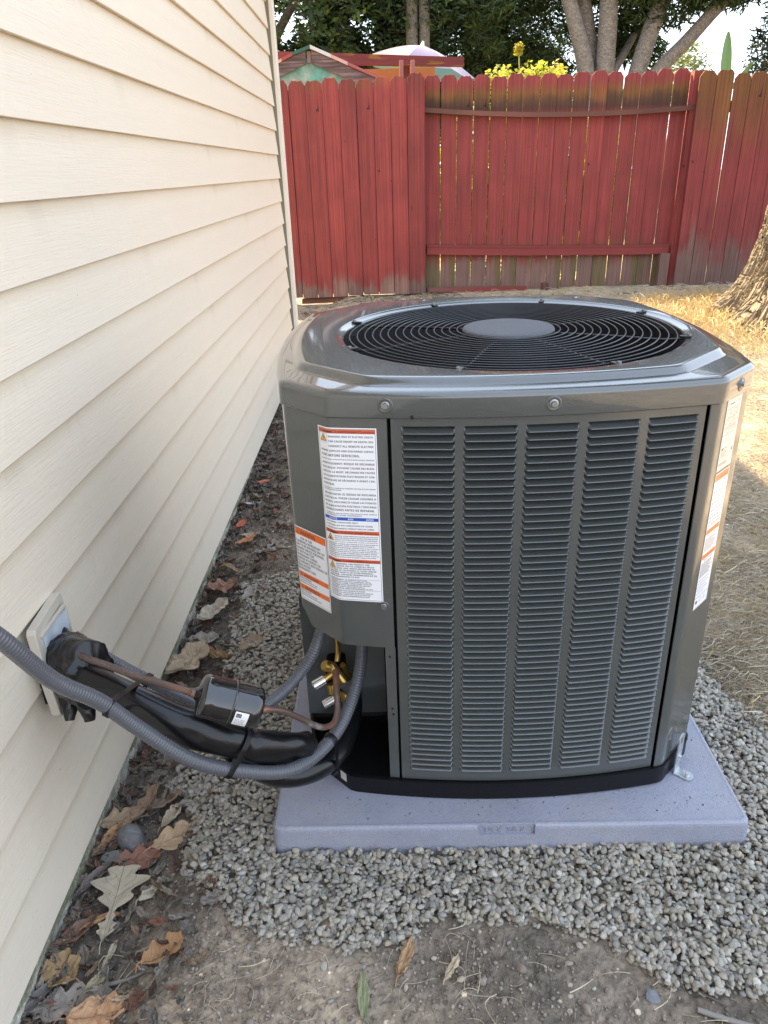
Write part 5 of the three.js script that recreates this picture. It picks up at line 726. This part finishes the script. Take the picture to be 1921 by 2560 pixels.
function crown(root, name, geo, mat, lobes, n, size, seed, cols, dens = -0.1) {
  const r = RNG(seed), mats = [], cc = []; let tries = 0; const tot = lobes.reduce((s, l) => s + l[3] * l[4] * l[5], 0);
  while (mats.length < n && tries++ < n * 8) {
    let pick = r() * tot, L = lobes[0]; for (const l of lobes) { pick -= l[3] * l[4] * l[5]; if (pick <= 0) { L = l; break; } }
    const a = r() * 6.283, cz = r() * 2 - 1, q = Math.sqrt(1 - cz * cz), d = r() ** 0.45, x = L[0] + L[3] * d * q * Math.cos(a), y = L[1] + L[4] * d * cz, z = L[2] + L[5] * d * q * Math.sin(a);
    if (fbm(x * 0.9, y * 0.9, z * 0.9 + seed, 2) < dens) continue;
    const s = size * lerp(0.6, 1.25, r()); mats.push(mat4(x, y, z, (r() - 0.5) * 1.4, r() * 6.28, (r() - 0.5) * 1.4, s, s, s)); const k = lerp(0.65, 1.35, r()), c = cols[Math.floor(r() * cols.length)]; cc.push(lin(c[0] * k, c[1] * k, c[2] * k));
  }
  const m = instanced(root, name, geo, mat, mats, cc); m.userData.kind = 'stuff'; m.position.set(-root.position.x, -root.position.y, -root.position.z); return m;
}
{
  const cx = 3.08, cz = -5.56, root = thing('large_tree', [cx, 0.07, cz], 'thick furrowed tree trunk with flared roots in golden grass by the fence', 'tree');
  const rad = (a, y) => { const flare = Math.exp(-y / 0.20) * 0.25 + Math.exp(-y / 0.55) * 0.09, lobes = 1 + (0.42 * Math.exp(-y / 0.25) + 0.05) * (0.55 * Math.cos(a * 5 + 0.6) + 0.45 * Math.cos(a * 3 - 1.1) + 0.35 * Math.cos(a * 8 + 2)); return 0.335 + flare * lobes + 0.02 * Math.cos(a * 3); };
  const furrow = (a, y) => { const tw = a + 0.10 * N3(Math.cos(a) * 3, Math.sin(a) * 3, y * 3) + 0.05 * N3(Math.cos(a) * 9, Math.sin(a) * 9, y * 9), c = Math.cos(tw), d = Math.sin(tw), q = Math.abs(N3(c * 14, d * 14, y * 1.5)), q2 = Math.abs(N3(c * 23 + 5, d * 23, y * 3.2 + 9)), q3 = Math.abs(N3(c * 9 + 2, d * 9 + 7, y * 11)) * 2.6, k = Math.min(q, q2 * 1.2, q3 * 1.3 + 0.03); return -0.048 * (1 - ss(0, 0.20, k)) + 0.010 * N3(c * 30, d * 30, y * 11) + 0.006 * N3(c * 60, d * 60, y * 28); };
  const trunk = grid(900, 360, (u, v) => { const a = u * 6.28318, y = -0.12 + 3.3 * v ** 1.5, R = Math.max(0.25, rad(a, Math.max(0, y)) - 0.03 * y + furrow(a, y)), lean = 0.02 * y; return [cx + R * Math.cos(a) + lean, 0.07 + y, cz + R * Math.sin(a), u * 6, y]; }, true);
  part(root, 'trunk', trunk, std({ map: tex(512, 512, (u, v, c) => { const k = 0.80 + 0.35 * (tf(u, v, 14, 5) - 0.5); c[0] = 0.66 * k; c[1] = 0.59 * k; c[2] = 0.48 * k; return c; }, { rep: [1, 1] }), bumpMap: tex(256, 256, (u, v) => tf(u, v, 30, 4), { srgb: false, rep: [3, 3] }), bumpScale: 0.010, roughness: 0.95 }));
  const limb = barkMat([0.5, 0.44, 0.36]);
  part(root, 'limb', merge([sweep([[cx + 0.06, 3.1, cz], [cx - 0.3, 4.4, cz - 0.2], [cx - 1.1, 6.0, cz - 0.6]], (t) => 0.20 - 0.12 * t, 20, 14), sweep([[cx + 0.06, 3.0, cz], [cx + 0.7, 4.6, cz + 0.3], [cx + 1.5, 6.2, cz + 0.5]], (t) => 0.19 - 0.11 * t, 20, 14)]), limb);
  crown(root, 'crown', leafSprig(6, 0.55, 0.3, 3), leafGreen([0.9, 0.9, 0.9]), [[cx + 0.2, 7.0, cz, 2.6, 1.6, 2.4], [cx + 1.6, 6.2, cz + 0.6, 1.6, 1.2, 1.6]], 5000, 0.20, 12, [[0.05, 0.085, 0.022]]);
}

// ------------------------------------------------------------------ beyond the fence
{
  const shed = thing('playhouse', [-0.68, 0.1, -8.9], 'small gabled playhouse with a worn green front and grey barge boards behind the fence', 'playhouse');
  const zf = -8.45, ax = -0.684, ay = 2.300, sl = 0.415, sr = 0.418, lx = -1.25, rx = 0.03;
  const green = std({ map: tex(512, 256, (u, v, c) => { const w = ss(0.40, 0.66, tf(u, v, 9, 5)), g = tf(u, v, 20, 3, tn2); const k = 0.85 + 0.3 * (g - 0.5); c[0] = lerp(0.46, 0.70, w) * k; c[1] = lerp(0.72, 0.74, w) * k; c[2] = lerp(0.64, 0.67, w) * k; return c; }), roughness: 0.8 });
  const greyWood = std({ map: tex(256, 128, (u, v, c) => { const k = 0.75 + 0.5 * (tn(u, v, 3, 40) - 0.5) + 0.3 * (tf(u, v, 5, 4) - 0.5); c[0] = 0.60 * k; c[1] = 0.51 * k; c[2] = 0.48 * k; return c; }), roughness: 0.9 });
  const yAt = (x) => x < ax ? ay - (ax - x) * sl : ay - (x - ax) * sr;
  const front = new THREE.Shape([[lx + 0.1, 0.1], [rx - 0.12, 0.1], [rx - 0.12, yAt(rx - 0.12) - 0.06], [ax, ay - 0.08], [lx + 0.1, yAt(lx + 0.1) - 0.06]].map((p) => new THREE.Vector2(...p)));
  const fg = new THREE.ExtrudeGeometry(front, { depth: 0.03, bevelEnabled: false }); fg.translate(0, 0, zf - 0.05); part(shed, 'gable_wall', boxUV(fg, 1.0), green);
  part(shed, 'side_wall', merge([box(0.03, 1.8, 1.1, lx + 0.12, 1.0, zf - 0.6), box(0.03, 1.8, 1.1, rx - 0.14, 1.0, zf - 0.6), box(1.1, 1.9, 0.03, ax + 0.05, 1.0, zf - 1.15)]), green);
  const barge = (x0, x1) => { const s = new THREE.Shape([[x0, yAt(x0) - 0.012], [x1, yAt(x1) - 0.012], [x1, yAt(x1) - 0.125], [x0, yAt(x0) - 0.125]].map((p) => new THREE.Vector2(...p))), g = new THREE.ExtrudeGeometry(s, { depth: 0.022, bevelEnabled: false }); g.translate(0, 0, zf); return boxUV(g, 2); };
  part(shed, 'barge_board', barge(lx, ax - 0.028), greyWood); part(shed, 'barge_board', barge(ax + 0.03, rx), greyWood);
  part(shed, 'king_post', box(0.040, 0.10, 0.02, ax + 0.004, ay - 0.085, zf + 0.004), std({ color: lin(0.20, 0.13, 0.10), roughness: 0.9 }));
  const slope = (xa, xb, d, col, z0, z1) => { const s = new THREE.Shape([[xa, yAt(xa) - 0.008], [xb, yAt(xb) - 0.008], [xb, yAt(xb) + d], [xa, yAt(xa) + d]].map((p) => new THREE.Vector2(...p))), g = new THREE.ExtrudeGeometry(s, { depth: z1 - z0, bevelEnabled: false }); g.translate(0, 0, z0); return part(shed, 'roof_board', boxUV(g), std({ color: lin(...col), roughness: 0.75 })); };
  slope(lx - 0.03, -0.95, 0.018, [0.55, 0.38, 0.30], zf - 1.2, zf + 0.045); slope(-0.948, -0.84, 0.020, [0.30, 0.07, 0.05], zf - 1.2, zf + 0.045); slope(-0.838, ax + 0.02, 0.022, [0.03, 0.10, 0.06], zf - 1.2, zf + 0.05);
  slope(ax + 0.022, -0.46, 0.024, [0.55, 0.55, 0.50], zf - 1.2, zf + 0.048); slope(-0.458, -0.30, 0.022, [0.55, 0.36, 0.30], zf - 1.2, zf + 0.046); slope(-0.298, rx + 0.03, 0.020, [0.34, 0.10, 0.09], zf - 1.2, zf + 0.045);
}
{
  const perg = thing('pergola', [0.2, 0.1, -9.2], 'red timber pergola beam patched with yellow lichen behind the fence', 'pergola');
  const redM = std({ map: tex(512, 128, (u, v, c) => { const k = 0.85 + 0.3 * (tf(u, v, 8, 4) - 0.5) + 0.12 * (tn2(u, v, 4, 60) - 0.5), m = 0.8 * ss(0.62, 0.72, tf(u + 0.3, v * 0.25, 11, 3, tn3)) * ss(0.3, 0.6, u); c[0] = lerp(0.50, 0.62, m) * k; c[1] = lerp(0.215, 0.46, m) * k; c[2] = lerp(0.20, 0.14, m) * k; return c; }), roughness: 0.85 });
  const b = box(2.85, 0.128, 0.09, -0.50, 0, 0); { const p = b.attributes.position; for (let i = 0; i < p.count; i++) p.setY(i, p.getY(i) * (p.getX(i) > 0 ? 0.66 : 1.0) + lerp(2.35, 2.212, (p.getX(i) + 1.93) / 2.85)); b.translate(0, 0, -9.2); b.computeVertexNormals(); }
  part(perg, 'beam', b, redM); part(perg, 'post', box(0.09, 2.2, 0.09, 0.30, 1.15, -9.32), redM); part(perg, 'post', box(0.09, 2.2, 0.09, -1.6, 1.15, -9.32), redM);
  part(perg, 'screen', box(1.0, 0.75, 0.02, 0.15, 1.86, -9.75), std({ color: lin(0.40, 0.14, 0.04), roughness: 0.9 }), 'rust brown cloth screen');
}
for (const [x, n] of [[0.205, 'left'], [0.305, 'right']]) single('garden_post', rbox(0.036, 1.98, 0.036, 0.004, x, 1.06, -7.48), std({ color: lin(0.30, 0.12, 0.10), roughness: 0.9 }), [x, 0.08, -7.48], n === 'left' ? 'slim red post top just over the fence, nearer the playhouse' : 'slim red post top just over the fence, nearer the umbrella', 'post', 'slim posts behind the fence');
{
  const um = thing('patio_umbrella', [0.55, 0.1, -10.6], 'pastel striped patio umbrella partly hidden by the red beam', 'umbrella');
  const cols = [[0.13, 0.10, 0.20], [0.13, 0.10, 0.22], [0.18, 0.09, 0.12], [0.17, 0.18, 0.07], [0.08, 0.17, 0.15], [0.16, 0.18, 0.08], [0.07, 0.17, 0.21], [0.03, 0.10, 0.20]], R = 0.72;
  const tilt = new THREE.Matrix4().makeRotationZ(-0.20).setPosition(0.555, 2.555, -10.6), tp = (x, y, z) => { const v = new THREE.Vector3(x, y, z).applyMatrix4(tilt); return [v.x, v.y, v.z]; };
  for (let k = 0; k < 8; k++) { const a0 = k / 8 * 6.283 + 0.25, a1 = a0 + 6.283 / 8; part(um, 'canopy_panel', grid(6, 8, (u, v) => { const a = lerp(a0, a1, u), sag = 0.03 * Math.sin(Math.PI * u) * v, r = R * v * (1 - 0.04 * Math.sin(Math.PI * u) * v); return tp(r * Math.cos(a), -0.25 * v ** 1.5 - sag, r * Math.sin(a)); }), phys({ color: lin(...cols[k]), roughness: 0.8, transmission: 0.35, thickness: 0 })); }
  part(um, 'pole', cyl(tp(0, -0.35, 0), tp(0, 0, 0), 0.018, 0.018, 12), std({ color: lin(0.5, 0.5, 0.5), metalness: 0.6, roughness: 0.4 })); part(um, 'pole', cyl([tp(0, -0.35, 0)[0], 0.08, -10.6], tp(0, -0.35, 0), 0.02, 0.02, 12), std({ color: lin(0.5, 0.5, 0.5), metalness: 0.6, roughness: 0.4 }));
  part(um, 'finial', cyl(tp(0, -0.01, 0), tp(0, 0.05, 0), 0.03, 0.012, 12), std({ color: lin(0.75, 0.75, 0.72), roughness: 0.5 }));
}
{ // yellow flowering shrub and its stalk
  const sh = thing('flowering_shrub', [1.4, 0.1, -8.05], 'bright yellow green shrub with one tall flower stalk rising over the fence', 'shrub');
  crown(sh, 'foliage', leafSprig(8, 0.5, 0.3, 8, -0.4), leafGreen([0.95, 0.95, 0.95], 0.62), [[1.13, 1.90, -7.9, 0.16, 0.13, 0.15], [1.45, 1.95, -7.9, 0.17, 0.12, 0.15], [1.62, 1.90, -7.9, 0.13, 0.12, 0.15], [1.3, 1.4, -7.9, 0.65, 0.5, 0.12], [0.9, 0.9, -7.9, 0.5, 0.8, 0.12], [2.0, 1.0, -7.9, 0.7, 0.75, 0.12], [1.4, 0.6, -7.9, 0.9, 0.5, 0.12]], 3600, 0.085, 31, [[0.58, 0.58, 0.06], [0.62, 0.56, 0.07], [0.45, 0.52, 0.07]], -0.45);
  const stem = std({ color: lin(0.30, 0.30, 0.10), roughness: 0.8 });
  part(sh, 'stem', merge([sweep([[1.345, 1.6, -8.02], [1.335, 1.95, -8.0], [1.318, 2.15, -8.0]], 0.006, 12, 6), sweep([[1.62, 1.7, -8.02], [1.68, 1.95, -8.0], [1.695, 2.03, -8.0]], 0.005, 12, 6), sweep([[1.40, 1.6, -8.05], [1.38, 0.8, -8.05], [1.4, 0.08, -8.05]], 0.02, 12, 6)]), stem);
  crown(sh, 'flower', leafSprig(8, 0.4, 0.35, 9, -0.6), leafGreen([0.9, 0.9, 0.9], 0.4), [[1.318, 2.17, -8, 0.038, 0.045, 0.038]], 60, 0.042, 32, [[0.55, 0.48, 0.04]], -2);
  crown(sh, 'seed_head', leafSprig(5, 0.4, 0.3, 10, -0.6), std({ roughness: 0.9 }), [[1.345, 1.99, -8, 0.03, 0.05, 0.03], [1.685, 2.01, -8, 0.05, 0.05, 0.03]], 46, 0.03, 33, [[0.40, 0.20, 0.09]], -2);
}
{
  const ba = thing('banana_plant', [3.7, 0.1, -9], 'tall green banana leaf blades standing behind the fence', 'banana plant');
  const blade = (x0, y0, x1, y1, w) => grid(6, 20, (u, v) => { const s = (u - 0.5) * 2, hw = w * Math.sin(Math.PI * clamp(0.12 + v * 0.86)) ** 0.6 * 0.5; return [lerp(x0, x1, v) + s * hw, lerp(y0, y1, v), -9 + 0.05 * Math.abs(s) * w * 6 * 0.3 + 0.06 * v]; });
  for (const q of [[3.70, 1.85, 3.632, 2.375, 0.115], [3.78, 1.86, 3.945, 2.11, 0.07]]) part(ba, 'leaf_blade', blade(...q), phys({ color: lin(0.10, 0.19, 0.06), roughness: 0.45, transmission: 0.3, thickness: 0 }));
  part(ba, 'stem', cyl([3.72, 0.08, -9], [3.72, 1.9, -9], 0.09, 0.05, 14), std({ color: lin(0.12, 0.16, 0.06), roughness: 0.7 }));
}
const sprigS = leafSprig(7, 0.55, 0.24, 21, 0.5), sprigL = leafSprig(6, 0.8, 0.16, 22, 0.9), sprigB = leafSprig(6, 0.5, 0.32, 23, 0.3), white9 = [0.95, 0.95, 0.95];
const DARK = [[0.030, 0.052, 0.016], [0.04, 0.07, 0.018], [0.055, 0.095, 0.02]], MID = [[0.06, 0.10, 0.022], [0.09, 0.13, 0.025], [0.05, 0.08, 0.02]];
function tree(label, pos, trunks, lobes, n, size, sprig, cols, barkC, seed, dens, trans = 0.4) {
  const t = thing('tree', [pos[0], 0.1, pos[1]], label, 'tree', 'trees beyond the fence'), bm = barkMat(barkC, 1.2);
  for (const [pts, r0, r1] of trunks) part(t, 'trunk', sweep(pts, (q, th) => lerp(r0, r1, q) * (1 + 0.05 * N3(q * 6, Math.cos(th) * 2, Math.sin(th) * 2)), 40, 20), bm);
  crown(t, 'crown', sprig, leafGreen(white9, trans), lobes, n, size, seed, cols, dens); return t;
}
tree('dense dark tree behind the playhouse, next to the house corner', [-2.4, -15], [[[[-2.4, 0.1, -15], [-2.3, 2, -15], [-2.0, 4.5, -15]], 0.16, 0.08], [[[-2.35, 2.0, -15], [-1.75, 3.2, -14.6], [-1.2, 3.9, -14.4]], 0.11, 0.06]], [[-2.4, 3.8, -15, 2.4, 1.5, 1.6], [-1.3, 3.2, -15.4, 1.5, 1.1, 1.0], [-3.6, 3.2, -15, 1.6, 1.4, 1.2]], 6800, 0.22, sprigB, [...DARK, MID[1]], [0.34, 0.28, 0.22], 101, -0.06);
tree('broad dark tree with two slim grey trunks behind the umbrella', [0.7, -15.5], [[[[0.55, 0.1, -15], [0.60, 2.5, -15], [0.60, 5, -15.1]], 0.11, 0.10], [[[0.85, 0.1, -15], [0.83, 2.5, -15], [0.80, 5, -15.1]], 0.10, 0.09]], [[0.5, 4.0, -16.2, 2.0, 1.3, 1.5], [-0.3, 3.3, -16.4, 1.5, 1.0, 1.0], [1.6, 3.0, -16.4, 1.1, 0.9, 1.0], [0.5, 2.5, -16.6, 2.2, 0.6, 0.8]], 6800, 0.21, sprigS, DARK, [0.46, 0.42, 0.37], 102, -0.08);
tree('feathery hanging tree with sky gaps behind the yellow shrub', [2.4, -16], [[[[2.5, 0.1, -16.4], [2.45, 2.4, -16.4], [2.1, 5.2, -16.4]], 0.14, 0.08]], [[2.5, 3.9, -16, 1.5, 1.2, 1.2], [2.1, 2.9, -16.2, 1.1, 1.0, 0.9], [3.0, 2.6, -16.6, 1.0, 0.7, 0.8]], 5200, 0.19, sprigL, [...DARK, MID[0], MID[1]], [0.30, 0.25, 0.2], 103, -0.02);
tree('pale grey many stemmed tree with spreading limbs beyond the fence', [4.3, -15], [[[[3.95, 0.1, -15], [3.78, 1.6, -15], [3.66, 2.7, -15], [3.42, 3.4, -15], [3.05, 4.3, -15]], 0.20, 0.11], [[[4.0, 0.1, -15.25], [3.92, 1.6, -15.25], [3.82, 2.7, -15.25], [3.62, 3.7, -15.3], [3.4, 5, -15.4]], 0.17, 0.13], [[[4.15, 0.1, -15], [4.05, 1.6, -15], [4.01, 2.6, -15], [3.98, 3.7, -15], [3.9, 5, -15]], 0.19, 0.14], [[[4.3, 0.1, -15], [4.42, 1.7, -15], [4.58, 2.6, -15], [4.88, 3.68, -15], [5.2, 4.6, -15]], 0.18, 0.13], [[[4.4, 0.1, -14.9], [4.6, 1.9, -14.9], [4.88, 2.55, -14.9], [5.35, 3.05, -14.85], [5.95, 3.66, -14.8], [6.7, 4.1, -14.8]], 0.16, 0.09], [[[4.1, 2.5, -15.1], [4.35, 2.85, -15.3], [4.62, 3.25, -15.5]], 0.085, 0.06]],
  [[5.2, 4.4, -15, 2.0, 0.8, 1.5], [4.5, 3.15, -16.1, 0.75, 0.75, 0.6], [5.0, 2.95, -16.3, 0.55, 0.5, 0.5], [6.0, 3.72, -14.9, 0.85, 0.22, 0.7], [4.9, 3.55, -15.3, 0.8, 0.25, 0.6], [3.6, 4.4, -15.6, 1.2, 0.7, 1.0]], 6500, 0.21, sprigL, DARK, [0.56, 0.52, 0.48], 104, -0.12, 0.3);
tree('light yellow green small tree against the sky', [7.2, -20], [[[[7.0, 0.1, -20], [7.05, 2, -20], [7.15, 3.2, -20]], 0.06, 0.02], [[[7.05, 2.4, -20], [7.4, 3.0, -20], [7.7, 3.4, -20]], 0.03, 0.01]], [[6.9, 3.0, -20, 0.7, 0.55, 0.6], [7.35, 3.25, -20, 0.5, 0.40, 0.5], [7.1, 2.3, -20, 0.7, 0.5, 0.6]], 620, 0.16, sprigS, [[0.20, 0.24, 0.06], [0.26, 0.27, 0.08]], [0.4, 0.36, 0.28], 105, -0.3, 0.5);
tree('dark shaggy conifer cut by the edge of the picture', [7.0, -14], [[[[7.0, 0.1, -14], [7.0, 6.5, -14]], 0.16, 0.04]], [[6.95, 2.4, -14, 0.85, 1.6, 0.8], [6.95, 4.6, -14, 0.65, 1.6, 0.7]], 4200, 0.16, sprigL, [[0.045, 0.06, 0.025], [0.08, 0.09, 0.04]], [0.3, 0.25, 0.2], 106, -0.25, 0.25);
{ // green mass filling in below the crowns, far back
  const g = new THREE.Group(); g.name = 'undergrowth'; scene.add(g); tag(g, 'mass of shaded shrubs far beyond the fence', null, null, 'stuff');
  crown(g, 'shrub_leaves', sprigB, leafGreen(white9), [[-3, 1.6, -18, 3, 1.9, 1], [0.5, 1.6, -18.5, 3, 2.1, 1], [3.6, 1.4, -18.5, 2.2, 1.6, 1]], 4200, 0.25, 107, [...DARK, ...MID], -0.2);
}
renderer.render(scene, camera);
